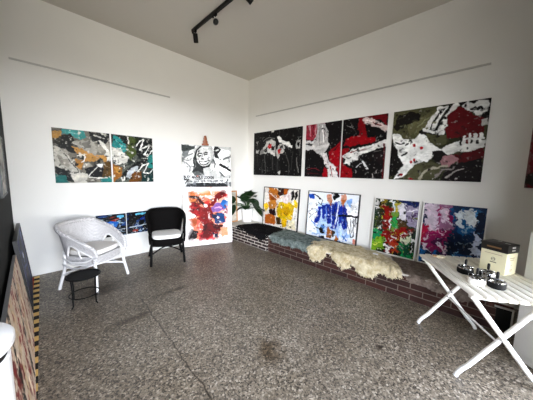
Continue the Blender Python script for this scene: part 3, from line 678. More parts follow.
# ------------------------------------------------------------------ painter: abstract art as brush strokes on a fine grid
def _h(ix, iy, sd):
    v = np.sin(ix * 127.1 + iy * 311.7 + sd * 74.7) * 43758.5453
    return v - np.floor(v)
def vnoise(x, y, sd):
    ix = np.floor(x); iy = np.floor(y); fx = x - ix; fy = y - iy
    fx = fx * fx * (3 - 2 * fx); fy = fy * fy * (3 - 2 * fy)
    a = _h(ix, iy, sd); b_ = _h(ix + 1, iy, sd); c = _h(ix, iy + 1, sd); d = _h(ix + 1, iy + 1, sd)
    return (a + (b_ - a) * fx) * (1 - fy) + (c + (d - c) * fx) * fy
def fbm(x, y, sd, o=4):
    s = 0; a = .5; t = 0
    for k in range(o):
        s = s + a * vnoise(x * 2 ** k, y * 2 ** k, sd + k * 13); t += a; a *= .55
    return s / t
class Paint:
    gm = 1.12
    def __init__(s, w, h, base, seed, res=110):
        s.a = w / h; s.w = w; s.h = h; s.nx = int(res * 1.4 * max(1, s.a) ** .8); s.ny = int(s.nx / s.a)
        s.u, s.v = np.meshgrid(np.linspace(0, 1, s.nx), np.linspace(0, 1, s.ny)); s.x = s.u * s.a; s.y = s.v
        s.sd = seed; s.C = np.ones((s.ny, s.nx, 3)) * np.array(lin(base))
    def nz(s, f, o=4, ax=1, ay=1):
        s.sd += 1.37; return fbm(s.x * f * ax + s.sd * 3.1, s.y * f * ay + s.sd * 1.7, s.sd, o)
    def put(s, m, c, al=1):
        m = np.clip(m, 0, 1)[..., None] * al
        tex = (.5 + .62 * s.nz(14, 4) + .38 * s.nz(34, 3, .5, 1.4))[..., None]
        s.C = s.C * (1 - m) + np.clip(np.array(lin(c)) * tex, 0, 1) * m; return s
    def b(s, cx, cy, rx, ry, c, rot=0, rag=.5, f=7, soft=.1, al=1):   # ragged blot
        dx = (s.u - cx) * s.a; dy = s.v - cy; k, q = math.cos(rot), math.sin(rot)
        X = (dx * k + dy * q) / (rx * s.a); Y = (-dx * q + dy * k) / ry
        d = np.sqrt(X * X + Y * Y) + (s.nz(f) - .5) * 2 * rag
        return s.put((1 - d) / soft + .5, c, al)
    def s(self, pts, w, c, rag=.4, f=12, dry=0, al=1):                  # brush stroke along a polyline
        d = np.full(self.u.shape, 9.)
        P = [(p[0] * self.a, p[1]) for p in pts]
        for (x0, y0), (x1, y1) in zip(P, P[1:]):
            L = max((x1 - x0) ** 2 + (y1 - y0) ** 2, 1e-9)
            t = np.clip(((self.x - x0) * (x1 - x0) + (self.y - y0) * (y1 - y0)) / L, 0, 1)
            d = np.minimum(d, np.hypot(self.x - x0 - t * (x1 - x0), self.y - y0 - t * (y1 - y0)))
        e = w / 2 * (1 + (self.nz(f) - .5) * 2 * rag)
        m = np.clip((e - d) / max(.006, w * .08) + .5, 0, 1)
        if dry: m = m * np.clip((self.nz(28, 3) - dry) * 7 + .5, 0, 1)
        return self.put(m, c, al)
    def f(s, c, fr, th, box=(0, 0, 1, 1), ax=1, ay=1, k=9, al=1):      # speckle / smear inside a soft box
        n = s.nz(fr, 4, ax, ay)
        e = s.nz(6, 3) * .12
        inn = np.clip(np.minimum.reduce([s.u - box[0] + e, box[2] - s.u + e, s.v - box[1] + e, box[3] - s.v + e]) * 14, 0, 1)
        return s.put(np.clip((n - th) * k, 0, 1) * inn, c, al)
    def d(s, n, c, r, box=(0, 0, 1, 1)):
        rn = random.Random(int(s.sd * 100) + n)
        for _ in range(n):
            s.b(rn.uniform(box[0], box[2]), rn.uniform(box[1], box[3]), r / s.a * rn.uniform(.5, 1.4), r * rn.uniform(.5, 1.4), c, rag=.4, f=20, soft=.3)
        return s
    def g(s, P, c, rag=.022, al=1):                                     # ragged patch laid with a knife
        P = [(q[0] * s.a, q[1]) for q in P]; n = len(P)
        d = np.full(s.u.shape, 9.); ins = np.zeros(s.u.shape, bool)
        for i in range(n):
            (x0, y0), (x1, y1) = P[i - 1], P[i]
            L = max((x1 - x0) ** 2 + (y1 - y0) ** 2, 1e-9)
            t = np.clip(((s.x - x0) * (x1 - x0) + (s.y - y0) * (y1 - y0)) / L, 0, 1)
            d = np.minimum(d, np.hypot(s.x - x0 - t * (x1 - x0), s.y - y0 - t * (y1 - y0)))
            if y0 != y1: ins ^= ((y0 > s.y) != (y1 > s.y)) & (s.x < (x1 - x0) * (s.y - y0) / (y1 - y0) + x0)
        d = np.where(ins, d, -d) + (s.nz(9, 3) - .5) * 2.6 * rag + (s.nz(26, 3) - .5) * 1.8 * rag + .010
        m = np.clip(d / .008 + .5, 0, 1)
        m = m * np.clip((s.nz(17, 4, .6, 1.2) - .25) * 7 + .35 + np.clip(d, 0, .05) * 18, 0, 1)
        return s.put(m, c, al)
    def art(s, key, rag=.014):
        for ln in ART[key].strip().splitlines():
            f = ln.split()
            pts = [tuple(map(float, q.split(','))) for q in f[(3 if f[0] == 's' else 2):]]
            if f[0] == 'g': s.g(pts, '#' + f[1], rag)
            else: s.s(pts, float(f[2]), '#' + f[1], .5)
        return s
    def warp(s, a1=.008, a2=.008, k=.10, lo='#151312', hi='#f2efea'):
        # ragged palette-knife edges: pull the paint about, then drag dry light and dark scrapes through it
        dx = (s.nz(5) - .5) * 2 * a1 + (s.nz(19, 3) - .5) * 2 * a2; dy = (s.nz(5) - .5) * 2 * a1 + (s.nz(19, 3) - .5) * 2 * a2
        i = np.clip(np.rint((s.v + dy * 2) * (s.ny - 1)), 0, s.ny - 1).astype(int); j = np.clip(np.rint((s.u + dx * 2 / s.a) * (s.nx - 1)), 0, s.nx - 1).astype(int)
        s.C = s.C[i, j]
        L = s.C.mean(2, keepdims=True); s.C = np.clip(L + (s.C - L) * 1.04, 0, 1) ** s.gm
        if k:
            s.put(np.clip((s.nz(30, 4) - .70) * 8, 0, 1), hi, k * 1.8); s.put(np.clip((s.nz(24, 4) - .68) * 8, 0, 1), lo, k * 2.4)
        s.done = 1
    def mesh(s, depth, side=None):
        if not getattr(s, 'done', 0): s.warp()
        # front grid in XZ facing -Y, closed by sides and a back; x centred, z from 0
        nx, ny = s.nx, s.ny
        X = (s.u - .5) * s.w; Z = (1 - s.v) * s.h
        V = [(float(x), 0.0, float(z)) for x, z in zip(X.ravel(), Z.ravel())]
        idx = lambda i, j: j * nx + i
        F = [(idx(i, j), idx(i, j + 1), idx(i + 1, j + 1), idx(i + 1, j)) for j in range(ny - 1) for i in range(nx - 1)]
        bd = [(i, 0) for i in range(nx)] + [(nx - 1, j) for j in range(1, ny)] + [(i, ny - 1) for i in range(nx - 2, -1, -1)] + [(0, j) for j in range(ny - 2, 0, -1)]
        fr = len(V); V += [(V[idx(i, j)][0], 0.0, V[idx(i, j)][2]) for i, j in bd]
        bk = len(V); V += [(V[idx(i, j)][0], depth, V[idx(i, j)][2]) for i, j in bd]
        nb = len(bd); nf = len(F)
        F += [(fr + k, fr + (k + 1) % nb, bk + (k + 1) % nb, bk + k) for k in range(nb)]
        F.append(tuple(bk + k for k in range(nb)))
        me = bpy.data.meshes.new('art'); me.from_pydata(V, [], F)
        at = me.color_attributes.new('paint', 'FLOAT_COLOR', 'POINT')
        C = s.C.reshape(-1, 3); ec = np.array([C[idx(i, j)] for i, j in bd])
        if side: ec = np.ones_like(ec) * np.array(lin(side))
        A = np.concatenate([C, ec, ec]); A = np.concatenate([A, np.ones((len(A), 1))], 1)
        at.data.foreach_set('color', A.astype(np.float32).ravel())
        me.validate(); me.update(); return me
def hung(name, p, label, loc, rz, depth=.027, side=None, lean=0, group=None):
    o = link(name, p.mesh(depth, side), M['paint'], smooth=False, loc=loc, rot=(-lean, 0, rz))
    return tag(o, label, 'painting', group)
def framed(p, label, loc, rz, lean, fmat, fw=.016, depth=.032, group='framed paintings leaning along the brick bench', art='artwork'):
    t = thing('framed_painting', label, 'painting', loc, (-lean, 0, rz), group)
    link(art, p.mesh(depth - .012, None), M['paint'], t, smooth=False, loc=(0, .006, 0))
    b = MB(); w, h = p.w, p.h
    for sx in (-1, 1): b.box((sx * (w / 2 + fw / 2), depth / 2, h / 2), (fw, depth, h + 2 * fw))
    for z in (-fw / 2, h + fw / 2): b.box((0, depth / 2, z), (w, depth * .98, fw))
    b.build('frame', fmat, t, smooth=False); return t

LW, RW = 0.0, -PI / 2      # facing of the left and right wall

# --- left wall pair
p = Paint(.63, .715, '#8f8b82', 1, 110)
p.f('#6d6a63', 5, .5).f('#b4b0a6', 4, .55).art('tealA', .02).f('#d8d5cc', 16, .66).f('#2c2b28', 15, .68)
p.gm = 1.35
hung('canvas_painting', p, 'grey and gold abstract canvas, left of the teal pair on the left wall', (-2.995, 0, 1.203), LW, group='canvases hung on the left wall')
p = Paint(.575, .715, '#6f736c', 2, 110)
p.f('#3b4240', 5, .5).art('tealB', .02).f('#dedcd4', 17, .67).f('#23282a', 15, .68)
p.gm = 1.35
hung('canvas_painting', p, 'teal, olive and black abstract canvas with white loops, nearer the corner on the left wall', (-2.368, 0, 1.203), LW, group='canvases hung on the left wall')
# --- low blue pair behind the chairs
def bluep(seed, v):
    p = Paint(.385, .345, '#14181f', seed, 80)
    p.f('#2a5f94', 9, .52, ax=.5).f('#9fb4c2', 16, .62, ax=.4).f('#07080b', 8, .55)
    if v: p.b(.5, .45, .25, .16, '#2a86c8').b(.58, .2, .16, .1, '#a4442c').s([(0, .27), (.5, .2), (1, .08)], .07, '#0d0d10').f('#cfe0ea', 18, .6, (.1, .2, .9, .5), ax=.4).s([(.4, .75), (.95, .7)], .03, '#c6ccd2', .8).b(.8, .12, .14, .06, '#7fc0d8').f('#e8e8e8', 24, .68, (.4, .5, 1, 1))
    else: p.b(.2, .35, .18, .28, '#0b0b0d').b(.65, .35, .16, .1, '#1e5cb0').s([(.35, .12), (.95, .08)], .08, '#8fd0de', .7).s([(.3, .6), (.7, .3)], .03, '#8792a0', .7).s([(.1, .7), (.9, .62)], .04, '#d0d6da', .8).b(.3, .87, .12, .06, '#a84a30').f('#e4e8ea', 22, .64, (.2, .5, 1, 1)).b(.55, .5, .12, .12, '#20262e')
    p.gm = 1.6
    return p
hung('canvas_painting', bluep(3, 1), 'small blue and black canvas low on the wall behind the white wicker chair', (-2.713, 0, .367), LW, group='small blue canvases low on the left wall')
hung('canvas_painting', bluep(4, 0), 'small blue and black canvas low on the wall, half hidden by the black chair', (-2.312, 0, .372), LW, group='small blue canvases low on the left wall')

# --- right wall row, all 0.90 m tall
ZB, HH = 1.343, .908
RG = 'canvases in the row on the right wall'
def blackp(seed, v):
    p = Paint(.645, HH, '#0e0d0d', seed, 120)
    p.f('#1d1c1c', 5, .55, ay=.4).f('#3a3938', 9, .66, ax=2, ay=.25).art('blackR' if v else 'blackL', .018)
    return p
hung('canvas_painting', blackp(5, 0), 'black canvas with a white head and red mark, nearest the corner on the right wall', (0, -.537, ZB), RW, group=RG)
hung('canvas_painting', blackp(6, 1), 'black canvas with white strokes and red mark, second from the corner', (0, -1.185, ZB), RW, group=RG)
p = Paint(.672, HH, '#151112', 7, 120)
p.f('#241c1d', 6, .56).art('redwhite').f('#ddd9d7', 20, .70, (.1, 0, .7, .6), ay=.3).f('#171213', 18, .68)
hung('canvas_painting', p, 'red, black and white canvas with a pale red top left corner on the right wall', (0, -1.937, ZB), RW, group=RG)
p = Paint(.655, HH, '#120e0f', 8, 120)
p.f('#241a1b', 6, .57).art('redblack').f('#b4b0ae', 26, .70, (.2, .62, .95, 1)).f('#5c0d16', 12, .66, (.5, .1, 1, .5)).f('#141011', 18, .68)
hung('canvas_painting', p, 'black and red canvas crossed by a white slash, left of the olive canvas', (0, -2.634, ZB), RW, group=RG)
p = Paint(.958, HH, '#4a4a34', 9, 140)
p.f('#2e311f', 5, .52).art('olive', .008).f('#8a8c70', 16, .69, (0, 0, .5, .4)).f('#c8c4c0', 20, .68, (.5, .75, 1, 1)).f('#1a1616', 16, .67, (0, 0, 1, 1))
hung('canvas_painting', p, 'largest canvas, olive, dark red and white, on the right wall', (0, -3.519, ZB), RW, group=RG)
p = Paint(.6, .75, '#8a6664', 10, 60)
p.f('#4a3030', 5, .54).f('#a8908c', 9, .58, ax=2, ay=.4).s([(.05, 0), (.1, 1)], .1, '#7d2530', .6).b(.3, .9, .3, .12, '#3a3632')
hung('canvas_painting', p, 'dark reddish canvas cut off by the right edge of the photo', (0, -4.63, 1.30), RW, group=RG)

# ------------------------------------------------------------------ brick bench and what leans on it
BT = .285
def bench(label, y0, y1, xf, mat, hatch=False):
    yc = (y0 + y1) / 2
    t = thing('brick_bench', label, 'bench', (0, yc, 0), group='low brick benches along the right wall')
    L = y0 - y1
    MB().box(((xf + W0) / 2, 0, (BT - .02) / 2), (W0 - xf, L, BT - .02)).build('brickwork', mat, t, smooth=False)
    MB().box(((xf + W0) / 2 - .002, 0, BT - .01), (W0 - xf + .004, L, .02), bev=.004).build('top_slab', M['slab'], t)
    if hatch:
        yc2 = -4.285 - yc
        h = MB().box((xf - .006, yc2, .13), (.014, .1, .2)).build('hatch', M['black'], t, smooth=False); h['label'] = 'black hatch at the end of the bench front'
        b = MB(); b.box((xf - .008, yc2, .236), (.018, .125, .012)); b.box((xf - .008, yc2 - .056, .13), (.0178, .012, .212))
        b.build('hatch_frame', M['rail'], h, smooth=False)
    return t
bench('dark brick bench section with white mortar under the black sheepskin', W0, -1.32, -.655, M['brick_dark'])
bench('long red-brown brick bench under the grey, cream and brown sheepskins', -1.321, -4.342, -.63, M['brick_red'], True)

db, ft = .072, .03
def lean_at(yc, w, h, p, label, fm, fw=.014, gm=1.45):
    p.gm = gm
    framed(p, label, (-db + 0, yc, BT + fw + .003), RW, math.asin((db - .028) / h), fm, fw, .03)
p = Paint(.91, .785, '#e0dad2', 11, 120)
p.f('#efece6', 6, .5).art('yellow').f('#b07d18', 14, .64, (.4, .4, .85, .9)).f('#6e2c12', 15, .66, (.15, .1, .6, .7)).f('#f0ece4', 15, .71).f('#1d1714', 18, .71)
lean_at(-1.058, .91, .8, p, 'framed yellow and orange abstract with black frame, leaning above the black sheepskin', M['frameblack'], gm=1.2)
p = Paint(.915, .78, '#eceff2', 12, 130)
p.art('bluefig').f('#6a94cc', 12, .66, (.2, .4, .8, 1)).f('#f4f5f6', 14, .67, (0, 0, 1, .9), al=.7).f('#1d2026', 22, .71)
lean_at(-2.196, .915, .78, p, 'framed painting of blue robed figures on white, black frame, behind the cream sheepskin', M['frameblack'], gm=1.3)
p = Paint(.545, .765, '#26382a', 13, 120)
p.f('#20341f', 6, .5).f('#5a6a3a', 8, .6).art('redgreen', .038).f('#e8e6e0', 17, .69).f('#141210', 13, .64).f('#b8b848', 18, .7)
p.warp(.014, .024, .12)
lean_at(-3.168, .545, .765, p, 'white framed red and green abstract, left of the pink and blue one', M['framewhite'], .012)
p = Paint(.585, .76, '#1a3454', 14, 120)
p.f('#12284a', 5, .5).art('pinkblue', .042).f('#0d1a30', 10, .62, (.5, .3, 1, 1)).f('#6a9cc8', 16, .7, (.45, .4, 1, 1)).f('#d8c0cc', 17, .67, (0, .05, .5, .75))
p.warp(.016, .026, .10)
lean_at(-3.79, .585, .755, p, 'white framed pink and blue abstract behind the slatted table', M['framewhite'], .012)

# ------------------------------------------------------------------ easel group
EY = -.354
def ePt(al, off, z=0):
    return (-1.652 + al * math.cos(EY) - off * math.sin(EY), -.18 + al * math.sin(EY) + off * math.cos(EY), z)
p = Paint(.912, 1.097, '#f0eae6', 15, 150)
p.f('#f6dcd8', 6, .56).b(.5, .5, .4, .4, '#e29a80', rag=.5).f('#d8504a', 6, .56, (.12, .12, .88, .9)).f('#eec0a8', 7, .55, (.1, .1, .9, .9)).art('redfigure', .016).d(14, '#d8505c', .008).d(10, '#e07080', .006).f('#6c1018', 15, .66, (.2, .2, .8, .9)).f('#f0a070', 13, .69, (.12, .1, .6, .5)).f('#f2e8e4', 14, .675, (.1, .1, .95, .9)).f('#7c1018', 7, .6, (.2, .35, .85, .85))
for bx in ((0, 0, .1, 1), (.93, 0, 1, 1), (0, 0, 1, .055), (0, .94, 1, 1)): p.f('#f4eeea', 5, .2, bx, al=.85)
p.d(16, '#e48890', .007)
p.gm = 1.4
hung('canvas_painting', p, 'white canvas with a red splashed figure standing on the floor against the easel', ePt(.456, 0, .012), EY, .028, '#f0eae6', .086, 'canvases on the easel')
# portrait canvas held higher on the easel, with its lettering
PW, PH = .915, .80
p = Paint(PW, PH, '#d2d2d0', 16, 160)
p.f('#ececea', 5, .5).f('#8c8e8e', 9, .56).art('portrait', .009).f('#5a5c5c', 16, .7).f('#1c1d1d', 18, .73)
p.s([(.02, .735), (.55, .74)], .08, '#eeeeee', .1).s([(.05, .84), (.86, .825)], .06, '#f0f0ee', .1).b(.52, .925, .45, .06, '#3a3c3f', rag=.3).f('#8a8c90', 14, .56, (.1, .88, .92, 1)).s([(.04, .79), (.11, .79), (.06, .87)], .025, '#2a2522', .5).b(.3, .71, .02, .015, '#e0a090')
for k in range(34):   # worn, unreadable small print on the lower strip
    x = .09 + k * .0222
    if k % 6 != 5: p.s([(x, .825 - k * .0005), (x + .008, .848 - k * .0005)], .016, '#5a5c60', .8)
p.gm = 1.45; p.warp(.006, .005, .05)
pt = thing('canvas_painting', 'black and white portrait canvas of a smiling face, upper one on the easel', 'painting', ePt(.462, .135, 1.075), (-.05, 0, EY), 'canvases on the easel')
link('artwork', p.mesh(.028, '#e0deda'), M['paint'], pt, smooth=False)
def text(body, size, mat, parent, loc, rot=(PI / 2, 0, 0), name='lettering', sx=1):
    cu = bpy.data.curves.new('t', 'FONT'); cu.body = body; cu.size = size; cu.extrude = .0006; cu.offset = .0035; cu.resolution_u = 3
    tmp = bpy.data.objects.new('t', cu); col.objects.link(tmp)
    bpy.context.view_layer.update()
    me = bpy.data.meshes.new_from_object(tmp.evaluated_get(bpy.context.evaluated_depsgraph_get()))
    bpy.data.objects.remove(tmp)
    o = link(name, me, mat, parent, smooth=False, loc=loc, rot=rot); o.scale = (sx, 1, 1); return o
text('BUSY MAN?', .075, M['blackmatt'], pt, (-.435, -.003, .185), sx=.72)
text('JUS LOOKIN', .07, M['blackmatt'], pt, (-.16, -.003, .182), sx=.72)

ez = thing('easel', 'reddish wooden easel behind the two canvases by the corner', 'easel', ePt(.44, .2), (0, 0, EY))
MB().box((0, .03, 1.045), (.05, .024, 1.89), bev=.004).xf(Matrix.Rotation(-.05, 4, 'X')).build('mast', M['wood'], ez)
b = MB(); b.box((0, 0, .0), (.125, .04, .035), bev=.006); b.box((0, 0, .04), (.085, .04, .06), bev=.01); b.box((0, 0, .095), (.06, .036, .07), bev=.012); b.lathe([(0, .12), (.024, .125), (.027, .145), (.018, .165), (0, .17)], n=14)
b.build('top_clamp', M['wood'], ez, loc=(0, .035, 1.90))
for sx in (-1, 1): MB().tube([(sx * .3, -.06, 0), (sx * .05, .05, 1.5)], .02, sq=True).build('leg', M['wood'], ez, smooth=False)
MB().tube([(0, .13, 0), (0, .045, 1.45)], .018, sq=True).build('rear_leg', M['wood'], ez, smooth=False)
MB().box((0, -.035, 1.05), (.5, .07, .025), bev=.004).build('ledge', M['wood'], ez)
# pale wooden framed picture in the corner behind the plant
p = Paint(.3, .64, '#d8d2c6', 17, 40); p.f('#c2bcb0', 4, .5)
framed(p, 'small pale-wood framed board half hidden behind the easel canvases', (-.48, -.035, .3165), 0, .06, M['pine'], .03, .02, None, 'board')

# ------------------------------------------------------------------ potted plant
pl = thing('potted_plant', 'leafy green plant in a white pot at the corner end of the bench', 'plant', (-.125, -.155, BT))
pl.scale = (1.78, 1.78, 1.78)
MB().lathe([(0, 0), (.058, 0), (.075, .14), (.08, .15), (.08, .165), (.07, .165), (.066, .13), (0, .13)]).build('pot', M['pot'], pl)
MB().lathe([(.064, .12), (.04, .14), (0, .145)]).build('soil', M['soil'], pl)
def leafmesh(b, base, tip, w, droop=.03, up=Vector((0, 0, 1))):
    base = Vector(base); tip = Vector(tip); ax = tip - base; L = ax.length; ax.normalize()
    sd = ax.cross(up)
    if sd.length < .2: sd = ax.cross(Vector((1, .3, 0)))
    sd.normalize(); nn = sd.cross(ax)
    rows = []
    for i in range(7):
        t = i / 6; wd = w * (math.sin(PI * min(1, t * .9 + .08)) ** .7) * (1 - .25 * t) if i < 6 else .001
        c = base + ax * L * t - up * droop * t * t
        row = []
        for k in (-1, -.5, 0, .5, 1):                          # leaves that meet the corner walls bend along them
            q = c + sd * wd * k * .5 + nn * (abs(k) * wd * .12)
            q.x = min(q.x, .078 - .002 * k); q.y = min(q.y, .094 - .002 * k); row.append(b.bm.verts.new(q))
        rows.append(row)
    for A, B in zip(rows, rows[1:]):
        for k in range(4): b.bm.faces.new((A[k], A[k + 1], B[k + 1], B[k]))
rn = random.Random(3)
# leaves: mostly an arching mass to the right (-Y), one big leaf reaching left behind the canvas edge
spec = [((-.03, .02, .25), (-.06, -.02, .40), .13), ((0, -.02, .3), (-.06, -.11, .43), .14), ((-.02, -.06, .32), (-.04, -.2, .36), .15), ((-.03, -.1, .30), (-.06, -.26, .24), .13),
        ((0, -.02, .24), (-.08, -.10, .30), .13), ((-.03, .0, .22), (-.1, .03, .30), .12), ((-.02, .05, .2), (-.09, .08, .25), .10), ((-.04, -.04, .2), (-.12, -.10, .2), .11),
        ((.0, .0, .3), (.03, -.06, .44), .13), ((-.03, -.08, .25), (-.08, -.22, .32), .13), ((-.02, -.14, .25), (-.05, -.32, .14), .10), ((0, .02, .3), (-.02, .04, .42), .12),
        ((-.04, .03, .18), (-.13, .06, .16), .09), ((-.02, -.1, .34), (-.04, -.22, .42), .12), ((-.10, .02, .30), (-.16, -.05, .36), .11), ((-.19, .08, .26), (-.245, .08, .07), .14), ((-.18, .08, .24), (-.17, .085, .36), .11), ((-.16, .08, .22), (-.2, .05, .12), .1), ((-.02, -.17, .2), (-.03, -.36, .2), .05)]
st = MB()
for bs, tp, w in spec:
    bl = MB(); leafmesh(bl, bs, tp, w, .03)
    bl.build('leaf', M['leaf'], pl)
    mid = (bs[0] * .4, bs[1] * .4, .14 + (bs[2] - .14) * .7)
    st.tube([(rn.uniform(-.02, .02), rn.uniform(-.02, .02), .13), mid, bs], .004, 6)
st.build('stems', M['stem'], pl)

# ------------------------------------------------------------------ sheepskins draped over the bench
def inside(P, x, y):
    c = False; n = len(P)
    for i in range(n):
        (x0, y0), (x1, y1) = P[i], P[i - 1]
        if (y0 > y) != (y1 > y) and x < (x1 - x0) * (y - y0) / (y1 - y0) + x0: c = not c
    return c
def edged(P, x, y):
    best = 9
    for i in range(len(P)):
        (x0, y0), (x1, y1) = P[i - 1], P[i]
        L = max((x1 - x0) ** 2 + (y1 - y0) ** 2, 1e-9); t = max(0, min(1, ((x - x0) * (x1 - x0) + (y - y0) * (y1 - y0)) / L))
        best = min(best, math.hypot(x - x0 - t * (x1 - x0), y - y0 - t * (y1 - y0)))
    return best
def sheepskin(label, P, xf, mat, seed, n, ln, thick=.03, curl=.5, wid=.005, lump=.4, cf=8.):
    # P: outline as (y along the bench, distance from the wall over the top and then down the front)
    rn = random.Random(seed); fx = -xf; r = .03
    yc = sum(q[0] for q in P) / len(P)
    def pos(y, t, h):
        if t < fx - r: return Vector((-t, y - yc, BT + h)), Vector((0, 0, 1)), Vector((-1, 0, 0))
        if t < fx + r:
            a = (t - fx + r) / (2 * r) * PI / 2
            nn = Vector((-math.sin(a), 0, math.cos(a)))
            return Vector((-(fx - r) - r * math.sin(a), y - yc, BT - r + r * math.cos(a))) + nn * h, nn, Vector((-math.cos(a), 0, -math.sin(a)))
        return Vector((xf - h, y - yc, BT - r - (t - fx - r))), Vector((-1, 0, 0)), Vector((0, 0, -1))
    def hh(y, t, e): return .004 + thick * min(1, e / .07) ** .6 * (.62 + .25 * float(fbm(np.array(y * 9 + seed), np.array(t * 9.), seed, 2)) + lump * float(fbm(np.array(y * 24 + seed), np.array(t * 24.), seed + 3, 2)))
    th = thing('sheepskin_rug', label, 'sheepskin', (0, yc, 0), group='sheepskins draped over the benches')
    ys = [q[0] for q in P]; ts = [q[1] for q in P]
    g = .022; ny = int((max(ys) - min(ys)) / g) + 2; nt = int((max(ts) - min(ts)) / g) + 2
    b = MB(); V = {}
    def vert(i, j):
        if (i, j) not in V:
            y = min(ys) + i * g; t = min(ts) + j * g; e = edged(P, y, t)
            V[(i, j)] = b.bm.verts.new(pos(y, t, hh(y, t, e) - .002)[0])
        return V[(i, j)]
    for i in range(ny):
        for j in range(nt):
            y = min(ys) + (i + .5) * g; t = min(ts) + (j + .5) * g
            if inside(P, y, t): b.bm.faces.new((vert(i, j), vert(i + 1, j), vert(i + 1, j + 1), vert(i, j + 1)))
    b.build('hide', mat, th)
    pts = []; k = 0
    while k < n:
        y = rn.uniform(min(ys), max(ys)); t = rn.uniform(min(ts), max(ts))
        if inside(P, y, t): pts.append((y, t)); k += 1
    VV = []; FF = []
    for y, t in pts:
        e = edged(P, y, t); base, nn, dn = pos(y, t, hh(y, t, e) - .006)
        ang = float(fbm(np.array(y * cf), np.array(t * cf + seed), seed + 5, 2)) * 9 + rn.uniform(-1, 1) * curl * 2
        tan = dn * (math.cos(ang) * .7 + .45) + Vector((0, 1, 0)) * math.sin(ang)
        L = ln * rn.uniform(.6, 1.25); tan.normalize()
        sd = nn.cross(tan).normalized() * wid * rn.uniform(.5, 1.1)
        up = .75 * (1 if e > .04 else .45)
        m1 = base + nn * L * up * .75 + tan * L * .4
        m2 = base + nn * L * up * .8 + tan * L * .85 + Vector((0, 0, -.1 * L))
        tp = base + nn * L * up * .4 + tan * L * 1.1 + Vector((0, 0, -.25 * L))
        q = len(VV); VV += [base - sd, base + sd, m1 - sd * .9, m1 + sd * .9, m2 - sd * .6, m2 + sd * .6, tp]
        FF += [(q, q + 1, q + 3, q + 2), (q + 2, q + 3, q + 5, q + 4), (q + 4, q + 5, q + 6)]
    me = bpy.data.meshes.new('wool'); me.from_pydata([tuple(v) for v in VV], [], FF)
    w = link('wool', me, mat, th); w['kind'] = 'stuff'
    return th
sheepskin('black sheepskin draped over the corner bench section', [(-.38, .46), (-.45, .36), (-.5, .12), (-.85, .1), (-1.22, .1), (-1.36, .22), (-1.36, .5), (-1.33, .66), (-1.27, .71), (-1.2, .755), (-1.08, .75), (-.98, .71), (-.8, .715), (-.68, .69), (-.54, .69), (-.4, .66)], -.655, M['wool_black'], 1, 15000, .026, .02)
sheepskin('grey-green sheepskin between the black and cream ones', [(-1.24, .3), (-1.3, .12), (-1.5, .09), (-1.9, .1), (-2.2, .2), (-2.3, .4), (-2.22, .62), (-2.14, .7), (-2.03, .705), (-1.95, .68), (-1.87, .71), (-1.78, .68), (-1.68, .72), (-1.55, .69), (-1.42, .71), (-1.34, .66), (-1.28, .48)], -.63, M['wool_grey'], 2, 16000, .030, .014)
sheepskin('largest, cream sheepskin with a white tag, in the middle of the long bench', [(-2.14, .38), (-2.22, .22), (-2.36, .12), (-2.5, .2), (-2.62, .11), (-2.8, .12), (-2.88, .2), (-3.02, .15), (-3.18, .24), (-3.28, .33), (-3.37, .46), (-3.43, .58), (-3.45, .66), (-3.36, .71), (-3.26, .67), (-3.18, .72), (-3.12, .78), (-3.02, .79), (-2.93, .76), (-2.87, .66), (-2.82, .75), (-2.75, .79), (-2.68, .76), (-2.6, .69), (-2.52, .61), (-2.45, .7), (-2.38, .78), (-2.27, .80), (-2.19, .76), (-2.17, .66), (-2.2, .56), (-2.11, .48)], -.63, M['wool_cream'], 3, 22000, .032, .028, .35, .0055, 1.1, 20.)
sheepskin('brownish grey sheepskin partly under the slatted table', [(-3.2, .12), (-3.42, .09), (-3.7, .12), (-3.95, .3), (-4.14, .5), (-4.12, .68), (-4.0, .74), (-3.88, .7), (-3.78, .73), (-3.68, .69), (-3.56, .71), (-3.49, .66), (-3.41, .5), (-3.3, .34)], -.63, M['wool_brown'], 4, 12000, .022, .012)
tg = MB().box((0, 0, .0015), (.035, .06, .003)).build('paper_tag', M['paper'], smooth=False, loc=(-.40, -3.075, BT + .074), rot=(.12, -.1, .4))
tag(tg, 'small white paper tag lying on the cream sheepskin', 'tag')

